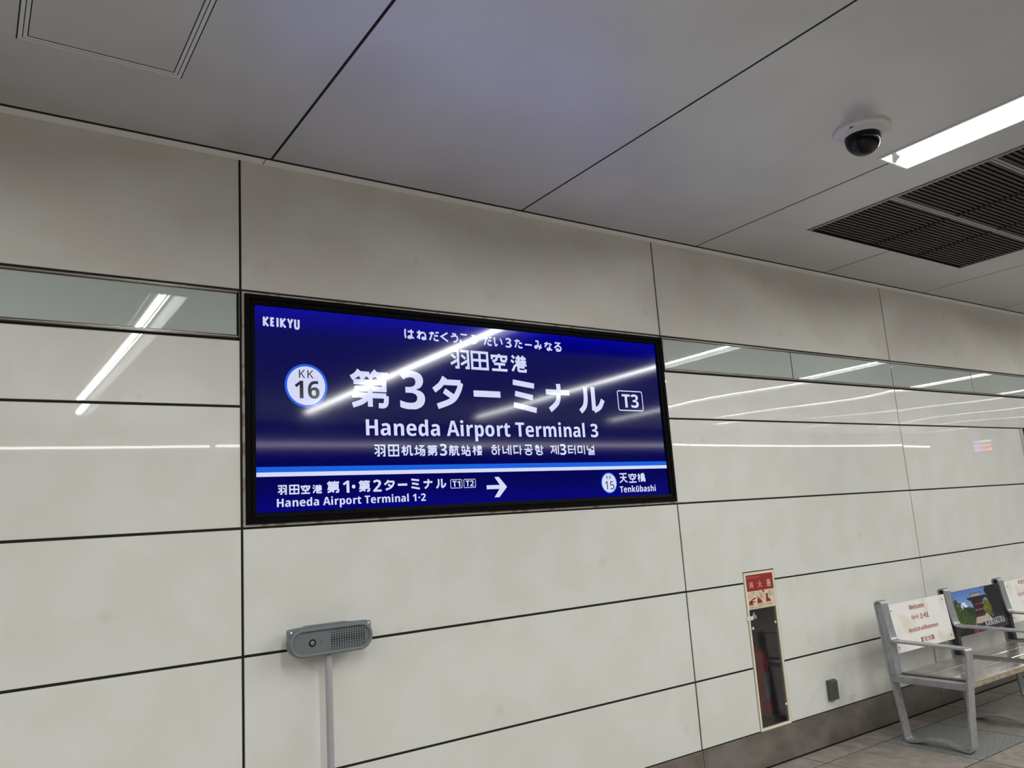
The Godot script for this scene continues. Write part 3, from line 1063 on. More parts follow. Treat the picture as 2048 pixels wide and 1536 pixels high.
	# station numbers in their rings
	for b in [[0.281, 2.161, 0.097, 0.0865, "16", 0.228, 0.340, 2.104, 0.078, 0.248, 0.314, 2.195, 0.036], [1.986, 1.692, 0.057, 0.0515, "15", 1.956, 2.020, 1.657, 0.045, 1.967, 2.007, 1.7135, 0.0195]]:
		st = start()
		fan(st, raise(disc(b[0], b[1], b[2], b[2], 64), p))
		var ringed := done(st, "number_ring", M.sign_sky, o)
		st = start()
		fan(st, raise(disc(b[0], b[1], b[3], b[3], 64), p + 0.0005))
		done(st, "number_disc", M.sign_white, ringed)
		st = start()
		latin(st, b[4], bold if b[4] == "16" else regular, b[5], b[6], b[7], b[8], p + 0.001)
		latin(st, "K", regular, b[9], lerpf(b[9], b[10], 0.42), b[11], b[12], p + 0.001)
		latin(st, "K", regular, lerpf(b[9], b[10], 0.58), b[10], b[11], b[12], p + 0.001)
		done(st, "number", M.sign_ink, ringed)
	var a := AreaLight3D.new()
	a.name = "sign_light"
	a.area_size = Vector2(SIGN_R - SIGN_L - 0.02, SIGN_T - SIGN_B - 0.02)
	a.light_color = Color(0.74, 0.74, 1.0)
	a.light_energy = 0.5
	a.area_range = 12.0
	a.area_attenuation = 2.0
	a.shadow_enabled = true
	a.position = Vector3((SIGN_L + SIGN_R) / 2, (SIGN_B + SIGN_T) / 2, 0.019)
	a.rotation_degrees = Vector3(0, 180, 0)
	o.add_child(a)


func vent_grille() -> void:
	var o := thing("vent_grille", "dark brown louvred air grille in the ceiling beside the strip light", "vent", Vector3(3.285, CEIL, 0.585))
	var lx := 1.825
	var mod := 0.533
	var st := start()
	var tz := mod * 4
	bx(st, Vector3(0.004, 0.19, 0.004), Vector3(lx - 0.004, 0.2, tz), 0.0)
	for s in [[0.0, 0.004, 0.0, tz], [lx - 0.004, lx, 0.0, tz], [0.004, lx - 0.004, 0.0, 0.004], [0.004, lx - 0.004, tz - 0.004, tz]]:
		bx(st, Vector3(s[0], 0.0, s[2]), Vector3(s[1], 0.2, s[3]), 0.0)
	done(st, "duct", M.duct_black, o)
	st = start()
	bx(st, Vector3(-0.008, -0.006, -0.006), Vector3(0.006, 0.004, tz + 0.006), 0.001)
	done(st, "edge_trim", M.grille_trim, o)
	st = start()
	bx(st, Vector3(lx - 0.006, -0.006, -0.006), Vector3(lx + 0.008, 0.004, tz + 0.006), 0.001)
	done(st, "edge_trim", M.grille_trim, o)
	for k in range(1, 4):
		st = start()
		bx(st, Vector3(0.006, -0.004, mod * k - 0.016), Vector3(lx - 0.006, 0.006, mod * k - 0.003), 0.001)
		bx(st, Vector3(0.006, -0.004, mod * k + 0.003), Vector3(lx - 0.006, 0.006, mod * k + 0.016), 0.001)
		done(st, "divider", M.grille_trim, o)
	st = start()
	bx(st, Vector3(0.006, -0.013, -0.0075), Vector3(lx - 0.006, -0.009, 0.0075), 0.001)
	bx(st, Vector3(0.006, -0.009, -0.002), Vector3(lx - 0.006, 0.022, 0.002))
	st.generate_normals()
	var slat := st.commit()
	for k in 4:
		for i in 17:
			var s := put(slat, "slat", M.grille_brown, o)
			s.position = Vector3(0, 0.013, mod * k + 0.03 + (mod - 0.06) * i / 16.0)
		for i in 2:
			box_part("cross_bar", Vector3(0.655 + 0.53 * i, -0.002, mod * k + 0.016), Vector3(0.685 + 0.53 * i, 0.03, mod * k + mod - 0.016), M.duct_black, o)


# a flat bar along a path in the ZY plane (closed), thickness t to the inside, from x0 to x1
func band(st: SurfaceTool, path: PackedVector2Array, t: float, x0: float, x1: float) -> void:
	var n := path.size()
	if not Geometry2D.is_polygon_clockwise(path):
		path.reverse()
	var inner := PackedVector2Array()
	for i in n:
		var d := (path[(i + 1) % n] - path[(i - 1 + n) % n]).normalized()
		inner.append(path[i] + Vector2(d.y, -d.x) * t)
	var c := 0.002
	var mids := PackedVector2Array()
	for i in n:
		mids.append(path[i].lerp(inner[i], c / t))
	for i in n:
		var j := (i + 1) % n
		var P := func(v: Vector2, x: float) -> Vector3: return Vector3(x, v.y, v.x)
		st.set_smooth_group(1)
		var mid := Vector3((x0 + x1) / 2, (path[i].y + path[j].y + inner[i].y + inner[j].y) / 4, (path[i].x + path[j].x + inner[i].x + inner[j].x) / 4)
		face_from(st, [P.call(path[i], x0 + c), P.call(path[j], x0 + c), P.call(path[j], x1 - c), P.call(path[i], x1 - c)], mid)
		st.set_smooth_group(2)
		face_from(st, [P.call(inner[i], x0), P.call(inner[j], x0), P.call(inner[j], x1), P.call(inner[i], x1)], mid)
		st.set_smooth_group(-1)
		for s in [[x0, x0 + c], [x1, x1 - c]]:
			face_from(st, [P.call(mids[i], s[0]), P.call(mids[j], s[0]), P.call(inner[j], s[0]), P.call(inner[i], s[0])], mid)
			face_from(st, [P.call(path[i], s[1]), P.call(path[j], s[1]), P.call(mids[j], s[0]), P.call(mids[i], s[0])], mid)


func rounded(pts: Array, n := 6) -> PackedVector2Array:
	# pts: [x, y, corner radius]
	var out := PackedVector2Array()
	for i in pts.size():
		var p := Vector2(pts[i][0], pts[i][1])
		var r: float = pts[i][2]
		if r <= 0.0:
			out.append(p)
			continue
		var a := Vector2(pts[i - 1][0], pts[i - 1][1])
		var b := Vector2(pts[(i + 1) % pts.size()][0], pts[(i + 1) % pts.size()][1])
		var p0 := p + (a - p).normalized() * r
		var p1 := p + (b - p).normalized() * r
		for k in n + 1:
			var f := float(k) / n
			out.append(p0.lerp(p, f).lerp(p.lerp(p1, f), f))
	return out


func bench() -> void:
	var o := thing("bench", "long metal platform bench with printed backrest boards and laminate seats by the wall", "bench")
	var frames := [3.985, 4.775, 5.565, 6.355]
	# outline of a frame in (z, y), from the rear foot up, over the top, along the arm, down the front leg and back along the floor
	var path := rounded([[0.290, 0.004, 0.03], [0.257, 0.308, 0.0], [0.243, 0.412, 0.0], [0.228, 0.605, 0.0], [0.206, 0.857, 0.032], [0.264, 0.860, 0.026], [0.276, 0.739, 0.0], [0.298, 0.612, 0.024], [0.420, 0.610, 0.0], [0.764, 0.602, 0.03], [0.745, 0.44, 0.0], [0.718, 0.197, 0.0], [0.702, 0.004, 0.03], [0.652, 0.006, 0.015], [0.535, 0.034, 0.04], [0.44, 0.030, 0.04], [0.345, 0.006, 0.02]])
	for k in frames.size():
		var x: float = frames[k]
		var st := start()
		band(st, path, 0.012, x, x + 0.074)
		var f := done(st, "frame", M.cast_aluminium, o)
		# the web that fills the upright, and the rail that carries the seat
		st = start()
		var tz := Transform3D(Basis(Vector3(0, 0, 1), Vector3(0, 1, 0), Vector3(1, 0, 0)), Vector3.ZERO)
		var web := PackedVector2Array()
		for v in [Vector2(0.256, 0.40), Vector2(0.238, 0.605), Vector2(0.216, 0.825), Vector2(0.236, 0.846), Vector2(0.254, 0.830), Vector2(0.266, 0.739), Vector2(0.288, 0.608), Vector2(0.296, 0.40)]:
			web.append(v)
		extrude(st, web, x + (0.006 if k == 0 else 0.03), x + 0.07, tz)
		done(st, "upright_web", M.cast_aluminium if k == 0 else M.charcoal_cap, f)
		st = start()
		bx(st, Vector3(x + 0.004, 0.357, 0.252), Vector3(x + 0.07, 0.398, 0.738), 0.003)
		done(st, "seat_rail", M.cast_aluminium, f)
	for k in 3:
		var x0: float = frames[k] + 0.068
		var x1: float = frames[k + 1] + 0.004
		# seat: three laminate slats on a plywood core
		for s in [[0.285, 0.446], [0.454, 0.578], [0.586, 0.738]]:
			var st := start()
			bx(st, Vector3(x0, 0.396, s[0]), Vector3(x1, 0.404, s[1]), 0.002)
			var slat := done(st, "seat_slat", M.seat_laminate, o)
			st = start()
			bx(st, Vector3(x0, 0.366, s[0] + 0.001), Vector3(x1, 0.396, s[1] - 0.001), 0.002)
			done(st, "plywood_edge", M.plywood_edge, slat)
		var st2 := start()
		bx(st2, Vector3(x0, 0.392, 0.262), Vector3(x0 + 0.016, 0.412, 0.735), 0.002)
		done(st2, "seat_bracket", M.bracket_steel, o)
		st2 = start()
		bx(st2, Vector3(x1 - 0.016, 0.392, 0.262), Vector3(x1, 0.412, 0.735), 0.002)
		done(st2, "seat_bracket", M.bracket_steel, o)
		# backrest board, leaning; its own axes: x along the bench, y up the board
		var lean := Basis(Vector3.RIGHT, -atan2(0.032, 0.30))
		var bw := x1 - x0 - 0.012
		var t := Transform3D(lean, Vector3(x0 + 0.002, 0.522, 0.290))
		var st := start()
		bx(st, Vector3(0, 0, -0.012), Vector3(bw, 0.302, 0.0), 0.0015, t)
		var board: MeshInstance3D
		if k == 1:
			board = done(st, "backrest", M.board_core, o)
			board.set_meta("label", "backrest printed with a photograph of a temple gate")
			poster(board, t, bw)
		else:
			board = done(st, "backrest", M.bench_board, o)
			board.set_meta("label", "white backrest printed with greetings in red")
			greetings(board, t, k)
		var bs := start()
		for v in [Vector2(0.03 if k == 0 else 0.05, 0.262), Vector2(bw - 0.035, 0.272), Vector2(0.03, 0.034), Vector2(bw - 0.035, 0.034)]:
			lathe(bs, [Vector2(0.0, 0.003), Vector2(0.004, 0.0025), Vector2(0.006, 0.0)], 10, t * Transform3D(Basis(Vector3.RIGHT, PI / 2), Vector3(v.x, v.y, 0.0)))
		done(bs, "screw", M.screw_steel, board)


func greetings(board: Node, t: Transform3D, k: int) -> void:
	t = t.translated_local(Vector3(-0.018, 0, 0))
	var st := start()
	var z := 0.0006
	if k == 0:
		latin(st, "Welcome", bold, 0.262, 0.447, 0.246, 0.030, z, t)
		glyphs(st, ["어", "서", "오", "세", "요"], [Vector2(266, 305), Vector2(309, 348), Vector2(368, 404), Vector2(406, 442), Vector2(444, 482)], 0.178, 0.213, 0.0052, z, t)
		latin(st, "Herzlich willkommen", bold, 0.2, 0.563, 0.107, 0.026, z, t)
		glyphs(st, ["歡", "迎", "光", "臨"], [Vector2(316, 352), Vector2(358, 395), Vector2(401, 438), Vector2(444, 480)], 0.034, 0.066, 0.0036, z, t)
	else:
		glyphs(st, ["欢", "迎", "光", "临"], [Vector2(258, 294), Vector2(300, 336), Vector2(342, 378), Vector2(384, 420)], 0.262, 0.294, 0.004, z, t)
		latin(st, "Selamat datang", regular, 0.2, 0.5, 0.178, 0.028, z, t)
		latin(st, "Bienvenue", regular, 0.262, 0.44, 0.107, 0.028, z, t)
	done(st, "lettering", M.red_print, board)


# the printed photograph: sky, wooded slopes, a roofed gate over a pale path, dark trees at the right
func poster(board: Node, t: Transform3D, w: float) -> void:
	var W := 352
	var H := 160
	var im := Image.create(W, H, false, Image.FORMAT_RGB8)
	var n := FastNoiseLite.new()
	n.seed = 3
	n.frequency = 0.045
	n.fractal_octaves = 5
	var n2 := FastNoiseLite.new()
	n2.seed = 8
	n2.frequency = 0.16
	for y in H:
		for x in W:
			var u := float(x) / W
			var v := float(y) / H
			var a := n.get_noise_2d(x, y)
			var b := n2.get_noise_2d(x, y)
			var c := Color(0.33, 0.48, 0.76).lerp(Color(0.62, 0.74, 0.88), v * 1.7)
			if Vector2((u - 0.215) * 2.2, v - 0.37).length() < 0.10 + 0.05 * a:
				c = c.lerp(Color(0.95, 0.96, 0.98), 0.85)
			var slope := 0.10 + u * 1.55 + 0.28 * a             # near trees at the left
			var hills := 0.50 + 0.06 * a - 0.1 * sin(u * 6.0)
			if v > hills and u < 0.72:
				c = Color(0.09, 0.16, 0.13).lerp(Color(0.16, 0.25, 0.16), clampf(0.5 + b, 0, 1))
			if v > slope:
				c = Color(0.10, 0.17, 0.07).lerp(Color(0.36, 0.47, 0.20), clampf(0.45 + 0.9 * b + 0.4 * a, 0, 1))
			if v > 0.82 + 0.05 * a and u < 0.28:
				c = Color(0.05, 0.08, 0.05)
			var yew := Vector2((u - 0.665) / 0.085, (v - 0.50) / 0.20).length() + 0.5 * a + 0.25 * b
			if yew < 1.0:
				c = Color(0.24, 0.27, 0.08).lerp(Color(0.60, 0.57, 0.24), clampf(0.45 + b + 0.5 * a, 0, 1))
			if u > 0.66 + 0.05 * v + 0.09 * a + 0.02 * b and v < 0.86 and yew > 0.9:
				c = Color(0.08, 0.08, 0.09).lerp(Color(0.13, 0.14, 0.13), clampf(0.5 + b, 0, 1))
			var mid := 0.505 + 0.01 * v
			var pw := 0.10 + (v - 0.6) * 0.42
			if v > 0.62 and absf(u - mid - (v - 0.62) * 0.12) < pw:   # path and steps
				c = Color(0.62, 0.57, 0.50).lerp(Color(0.80, 0.74, 0.66), clampf(0.5 + b, 0, 1))
			if v > 0.80 + 0.03 * a and u > 0.36:
				c = Color(0.17, 0.17, 0.22).lerp(Color(0.24, 0.23, 0.29), clampf(0.5 + b, 0, 1))
			if v > 0.84 and u > 0.28 and u < 0.355:
				c = Color(0.50, 0.12, 0.12)
			# the gate, two storeys under a sweeping roof
			var du := absf(u - 0.485)
			if v > 0.10 and v < 0.20 and du < 0.105 + maxf(0.0, 0.13 - v) * 0.5:
				c = Color(0.66, 0.66, 0.67).lerp(Color(0.56, 0.56, 0.58), clampf(b + 0.5, 0, 1))
				if v < 0.118 or du > 0.10:
					c = Color(0.13, 0.13, 0.18)
			var eave := 0.195 - (v - 0.19) * 0.9 + 0.02 * sin((v - 0.19) * 30.0)
			if v >= 0.19 and v < 0.30 and du < eave:
				c = Color(0.11, 0.09, 0.11).lerp(Color(0.24, 0.19, 0.20), clampf(b + 0.3, 0, 1))
			if v >= 0.29 and v < 0.60 and du < 0.118 - (v - 0.29) * 0.12:
				c = Color(0.20, 0.06, 0.08).lerp(Color(0.32, 0.12, 0.13), clampf(0.4 + b, 0, 1))
				if absf(v - 0.37 + 0.0) < 0.011 or absf(v - 0.50) < 0.013:
					c = c.lerp(Color(0.86, 0.80, 0.78), clampf(0.35 + 1.3 * b, 0, 1))
			if v >= 0.60 and v < 0.66 and du < 0.092:
				c = Color(0.22, 0.17, 0.27)
			im.set_pixel(x, y, c)
	var m := StandardMaterial3D.new()
	m.resource_name = "printed_photograph"
	m.albedo_texture = ImageTexture.create_from_image(im)
	m.roughness = 0.3
	var st := SurfaceTool.new()
	st.begin(Mesh.PRIMITIVE_TRIANGLES)
	var q := [Vector3(0.001, 0.001, 0.0006), Vector3(w - 0.001, 0.001, 0.0006), Vector3(w - 0.001, 0.301, 0.0006), Vector3(0.001, 0.301, 0.0006)]
	var uv := [Vector2(0, 1), Vector2(1, 1), Vector2(1, 0), Vector2(0, 0)]
	for k in [0, 2, 1, 0, 3, 2]:
		st.set_normal(t.basis.z)
		st.set_uv(uv[k])
		st.add_vertex(t * q[k])
	done(st, "printed_picture", m, board, false)
	var s2 := start()
	latin(s2, "KAMAKURA", serif, 0.38, 0.675, 0.030, 0.042, 0.0012, t)
	done(s2, "lettering", M.white_print, board)


func extinguisher_cabinet() -> void:
	var x0 := 3.002
	var x1 := 3.285
	var y0 := 0.2025
	var y1 := 1.1155
	var o := thing("extinguisher_cabinet", "narrow cream fire extinguisher cabinet with a smoked door let into the wall", "cabinet")
	var st := start()
	moulding(st, x0, y0, x1, y1, [Vector2(0.0, -0.02), Vector2(0.0, 0.002), Vector2(0.001, 0.003), Vector2(0.0135, 0.003), Vector2(0.0145, 0.002), Vector2(0.0145, -0.02)])
	done(st, "frame", M.cabinet_cream, o)
	st = start()
	var c0 := x0 + 0.012
	var c1 := x1 - 0.012
	bx(st, Vector3(c0, y0 + 0.012, -0.20), Vector3(c1, y1 - 0.012, -0.195))
	bx(st, Vector3(c0 - 0.006, y0 + 0.006, -0.20), Vector3(c0, y1 - 0.006, -0.015))
	bx(st, Vector3(c1, y0 + 0.006, -0.20), Vector3(c1 + 0.006, y1 - 0.006, -0.015))
	bx(st, Vector3(c0, y0 + 0.006, -0.20), Vector3(c1, y0 + 0.012, -0.015))
	bx(st, Vector3(c0, y1 - 0.012, -0.20), Vector3(c1, y1 - 0.006, -0.015))
	done(st, "box_interior", M.cabinet_inside, o)
	st = start()
	bx(st, Vector3(c0 + 0.002, y0 + 0.012, -0.193), Vector3(c1 - 0.002, y0 + 0.043, -0.015), 0.004)
	done(st, "tray", M.extinguisher_black, o)
	# notice plate
	var px0 := x0 + 0.0145
	var px1 := x1 - 0.0145
	st = start()
	bx(st, Vector3(px0, 0.897, -0.012), Vector3(px1, 1.101, -0.001))
	var plate := done(st, "notice_plate", M.plate_cream, o)
	st = start()
	bx(st, Vector3(px0, 1.004, -0.003), Vector3(px1, 1.1, 0.0))
	done(st, "red_field", M.plate_red, plate)
	for ch in [["消", 3.040, 3.079], ["火", 3.122, 3.164], ["器", 3.208, 3.249]]:
		st = start()
		glyph(st, ch[0], ch[1], ch[2], 1.020, 1.062, 0.0034, 0.0005)
		done(st, "character", M.plate_cream, plate)
	st = start()
	latin(st, "FIRE EXTINGUISHER", regular, px0 + 0.006, px0 + 0.128, 1.0805, 0.010, 0.0005)
	done(st, "small_lettering", M.plate_pink, plate)
	st = start()
	var z := -0.0004
	# three pictures: a handle squeezed, a hose at a fire, a nozzle aimed
	brush_line(st, PackedVector2Array([Vector2(3.028, 0.938), Vector2(3.055, 0.952), Vector2(3.092, 0.962)]), 0.008, z, Transform3D())
	extrude(st, PackedVector2Array([Vector2(3.024, 0.925), Vector2(3.072, 0.922), Vector2(3.056, 0.934), Vector2(3.094, 0.940), Vector2(3.060, 0.946), Vector2(3.034, 0.948)]), -0.0015, z)
	done(st, "red_picture", M.plate_red, plate)
	st = start()
	extrude(st, PackedVector2Array([Vector2(3.104, 0.928), Vector2(3.152, 0.928), Vector2(3.142, 0.952), Vector2(3.137, 0.943), Vector2(3.130, 0.968), Vector2(3.122, 0.950), Vector2(3.112, 0.978)]), -0.0015, z)
	done(st, "red_picture", M.plate_red, plate)
	st = start()
	extrude(st, PackedVector2Array([Vector2(3.188, 0.930), Vector2(3.234, 0.930), Vector2(3.226, 0.944), Vector2(3.208, 0.955), Vector2(3.208, 0.980), Vector2(3.190, 0.980)]), -0.0015, z)
	brush_line(st, PackedVector2Array([Vector2(3.160, 1.002), Vector2(3.176, 0.992)]), 0.012, z, Transform3D())
	done(st, "red_picture", M.plate_red, plate)
	st = start()
	for s in [[3.102, 0.998, 3.102, 0.9], [3.182, 0.998, 3.182, 0.9]]:
		brush_line(st, PackedVector2Array([Vector2(s[0], s[1]), Vector2(s[2], s[3])]), 0.0012, z, Transform3D())
	for s in [[3.118, 0.998, 3.150, 0.955], [3.130, 0.998, 3.168, 0.944], [3.132, 0.975, 3.158, 0.992], [3.138, 0.966, 3.164, 0.984], [3.144, 0.958, 3.170, 0.976], [3.030, 0.985, 3.030, 0.958], [3.038, 0.985, 3.052, 0.960], [3.045, 0.994, 3.090, 0.994], [3.060, 0.988, 3.062, 0.962], [3.070, 0.994, 3.086, 0.976], [3.215, 0.995, 3.215, 0.962], [3.223, 0.995, 3.223, 0.960], [3.231, 0.995, 3.231, 0.960], [3.239, 0.995, 3.239, 0.962], [3.248, 0.994, 3.248, 0.984], [3.250, 0.976, 3.262, 0.972], [3.250, 0.968, 3.262, 0.963]]:
		brush_line(st, PackedVector2Array([Vector2(s[0], s[1]), Vector2(s[2], s[3])]), 0.0022, z, Transform3D())
	for s in [[3.026, 3.066, 0.915], [3.026, 3.096, 0.906], [3.108, 3.172, 0.921], [3.108, 3.168, 0.913], [3.110, 3.150, 0.905], [3.188, 3.238, 0.921], [3.188, 3.244, 0.912]]:
		brush_line(st, PackedVector2Array([Vector2(s[0], s[2]), Vector2(s[1], s[2])]), 0.0022, z, Transform3D())
	done(st, "line_drawing", M.plate_brown, plate)
	# smoked door with knobs, and the seal across its edge
	st = start()
	bx(st, Vector3(px0 + 0.001, y0 + 0.0155, -0.008), Vector3(px1 - 0.001, 0.8955, -0.004))
	done(st, "smoked_door", M.smoked_acrylic, o)
	for v in [Vector2(3.252, 0.800), Vector2(3.260, 0.315)]:
		st = start()
		lathe(st, [Vector2(0.0, 0.006), Vector2(0.006, 0.005), Vector2(0.008, 0.002), Vector2(0.008, 0.0)], 14, Transform3D(Basis(Vector3.RIGHT, PI / 2), Vector3(v.x, v.y, -0.004)))
		done(st, "hinge_knob", M.knob_white, o)
	st = start()
	extrude(st, PackedVector2Array([Vector2(3.027, 0.786), Vector2(3.037, 0.778), Vector2(3.046, 0.788), Vector2(3.036, 0.798)]), -0.004, 0.001)
	done(st, "latch_pin", M.knob_white, o)
	st = start()
	bx(st, Vector3(2.985, 0.838, 0.003), Vector3(3.040, 0.860, 0.006), 0.0005)
	var seal := done(st, "paper_seal", M.knob_white, o)
	st = start()
	extrude(st, PackedVector2Array([Vector2(3.036, 0.842), Vector2(3.078, 0.842), Vector2(3.078, 0.856), Vector2(3.064, 0.868), Vector2(3.058, 0.884), Vector2(3.044, 0.866), Vector2(3.036, 0.862)]), 0.0, 0.002)
	done(st, "plastic_tag", M.clear_plastic, seal)
	st = start()
	bx(st, Vector3(3.008, 0.848, 0.006), Vector3(3.020, 0.8505, 0.0064))
	done(st, "print_line", M.sign_ink, seal)


func fire_extinguisher() -> void:
	var o := thing("fire_extinguisher", "red fire extinguisher standing behind the smoked cabinet door", "extinguisher", Vector3(3.133, 0.2455, -0.104))
	var st := start()
	var k := 1.0
	lathe(st, [Vector2(0.0, 0.405), Vector2(0.02, 0.405), Vector2(0.03, 0.400), Vector2(0.055, 0.39), Vector2(0.072, 0.368), Vector2(0.078, 0.34), Vector2(0.078, 0.03), Vector2(0.070, 0.01), Vector2(0.0, 0.01)], 28, Transform3D(Basis(), Vector3(0, 0.0, 0)))
	done(st, "cylinder", M.extinguisher_red, o)
	st = start()
	lathe(st, [Vector2(0.080, 0.02), Vector2(0.080, 0.0), Vector2(0.0, 0.0)], 28)
	done(st, "foot_ring", M.extinguisher_black, o)
	st = start()
	lathe(st, [Vector2(0.0, 0.45), Vector2(0.02, 0.45), Vector2(0.022, 0.41), Vector2(0.022, 0.395)], 16)
	bx(st, Vector3(-0.02, 0.43, -0.02), Vector3(0.02, 0.465, 0.02), 0.004)
	done(st, "valve", M.extinguisher_black, o)
	for q in [[0.455, 0.475, 0.455], [0.475, 0.51, 0.53]]:
		st = start()
		tube(st, [Vector3(-0.02, q[0], 0.012), Vector3(0.03, q[1], 0.03), Vector3(0.075, q[2], 0.045)], 0.009, 10)
		done(st, "lever", M.extinguisher_black, o)
	st = start()
	tube(st, [Vector3(-0.02, 0.445, 0.0), Vector3(-0.055, 0.43, 0.02), Vector3(-0.078, 0.36, 0.04), Vector3(-0.082, 0.25, 0.05), Vector3(-0.082, 0.10, 0.05)], 0.009, 10)
	done(st, "hose", M.extinguisher_black, o)
	st = start()
	st.set_smooth_group(1)
	for i in 10:
		var f0 := deg_to_rad(22.0 + 8.0 * i)
		var f1 := deg_to_rad(30.0 + 8.0 * i)
		var r := 0.0788
		face(st, [Vector3(r * cos(f1), 0.12, r * sin(f1)), Vector3(r * cos(f0), 0.12, r * sin(f0)), Vector3(r * cos(f0), 0.27, r * sin(f0)), Vector3(r * cos(f1), 0.27, r * sin(f1))])
	done(st, "instruction_label", M.extinguisher_label, o)


func intercom() -> void:
	var cx := 0.326
	var cy := 1.089
	var zf := 0.12
	var o := thing("intercom_post", "grey oval call-point with button and speaker holes on a slim post", "intercom", Vector3(cx, 0, zf))
	var t := Transform3D(Basis(), Vector3(0, cy, 0))
	var w := 0.356
	var h := 0.112
	var st := start()
	# back plate with square upper lugs
	extrude(st, PackedVector2Array([Vector2(-w / 2 + 0.004, 0.0), Vector2(-w / 2 + 0.004, 0.053), Vector2(-w / 2 + 0.012, 0.057), Vector2(-0.11, 0.060), Vector2(-0.10, 0.064), Vector2(0.07, 0.064), Vector2(0.08, 0.060), Vector2(w / 2 - 0.012, 0.057), Vector2(w / 2 - 0.002, 0.053), Vector2(w / 2 - 0.002, 0.0)]), -0.052, -0.018, t)
	done(st, "back_plate", M.intercom_grey, o)
	st = start()
	var a := stadium(w, h, 16)
	var rings := []
	for q in [[0.0, -0.05], [0.0, -0.006], [0.003, -0.001], [0.007, 0.0], [0.011, -0.001], [0.014, -0.005], [0.0155, -0.012]]:
		rings.append(raise(stadium(w - 2 * q[0], h - 2 * q[0], 16), q[1], t))
	loft(st, rings, true, false)
	done(st, "bezel", M.intercom_grey, o)
	st = start()
	fan(st, raise(stadium(w - 0.030, h - 0.030, 16), -0.0105, t))
	var panel := done(st, "face_panel", M.intercom_panel, o)
	st = start()
	lathe(st, [Vector2(0.0105, 0.001), Vector2(0.0115, 0.0025), Vector2(0.0138, 0.0025), Vector2(0.0148, 0.0)], 24, t * Transform3D(Basis(Vector3.RIGHT, PI / 2), Vector3(-0.082, -0.003, -0.0105)))
	done(st, "button_ring", M.black_frame, panel)
	st = start()
	lathe(st, [Vector2(0.0, 0.0035), Vector2(0.008, 0.003), Vector2(0.0105, 0.0005)], 24, t * Transform3D(Basis(Vector3.RIGHT, PI / 2), Vector3(-0.082, -0.003, -0.0105)))
	done(st, "call_button", M.intercom_grey, panel)
	st = start()
	fan(st, raise(disc(-0.046, -0.001, 0.0022, 0.0022, 10), -0.0101, t))
	for j in 9:
		for i in 14:
			var edge := absf(j - 4.0) / 4.0
			var r := lerpf(0.0039, 0.0023, edge)
			fan(st, raise(disc(0.0 + 0.0108 * i, (j - 4) * 0.0092, r, r, 10), -0.0101, t))
	var holes := done(st, "speaker_hole", M.hole_black, panel)
	holes.set_meta("kind", "stuff")
	for s in [-1.0, 1.0]:
		st = start()
		lathe(st, [Vector2(0.0, 0.005), Vector2(0.004, 0.004), Vector2(0.0055, 0.0)], 14, t * Transform3D(Basis(Vector3.RIGHT, PI / 2), Vector3(s * (w / 2 - 0.0125), 0.046, -0.018)))
		done(st, "screw", M.knob_white, o)
	st = start()
	var ring := []
	tube(st, [Vector3(-0.008, 0.0, -0.034), Vector3(-0.008, 0.5, -0.034), Vector3(-0.008, cy - h / 2 + 0.01, -0.034)], 0.0145, 20)
	done(st, "post", M.post_grey, o)
	st = start()
	lathe(st, [Vector2(0.0145, 0.012), Vector2(0.05, 0.01), Vector2(0.055, 0.006), Vector2(0.055, 0.0), Vector2(0.0, 0.0)], 24, Transform3D(Basis(), Vector3(-0.008, 0, -0.034)))
	done(st, "base_plate", M.post_grey, o)


func dome_camera() -> void:
	var o := thing("dome_camera", "white ceiling dome security camera with a black smoked dome", "camera", Vector3(2.365, CEIL, 1.508))
	var st := start()
	lathe(st, [Vector2(0.124, 0.0), Vector2(0.124, -0.009), Vector2(0.117, -0.015), Vector2(0.093, -0.019), Vector2(0.089, -0.030), Vector2(0.084, -0.034), Vector2(0.060, -0.034)], 56)
	done(st, "flange", M.camera_white, o)
	st = start()
	var prof := [Vector2(0.077, -0.03)]
	for k in 17:
		var f := PI / 2 * (1.0 - k / 16.0)
		prof.append(Vector2(0.077 * sin(f), -0.043 - 0.078 * cos(f)))
	lathe(st, prof, 48)
	done(st, "smoked_dome", M.dome_smoke, o)
	st = start()
	bx(st, Vector3(-0.106, -0.0195, 0.004), Vector3(-0.101, -0.0175, 0.022))
	done(st, "label_print", M.black_frame, o)


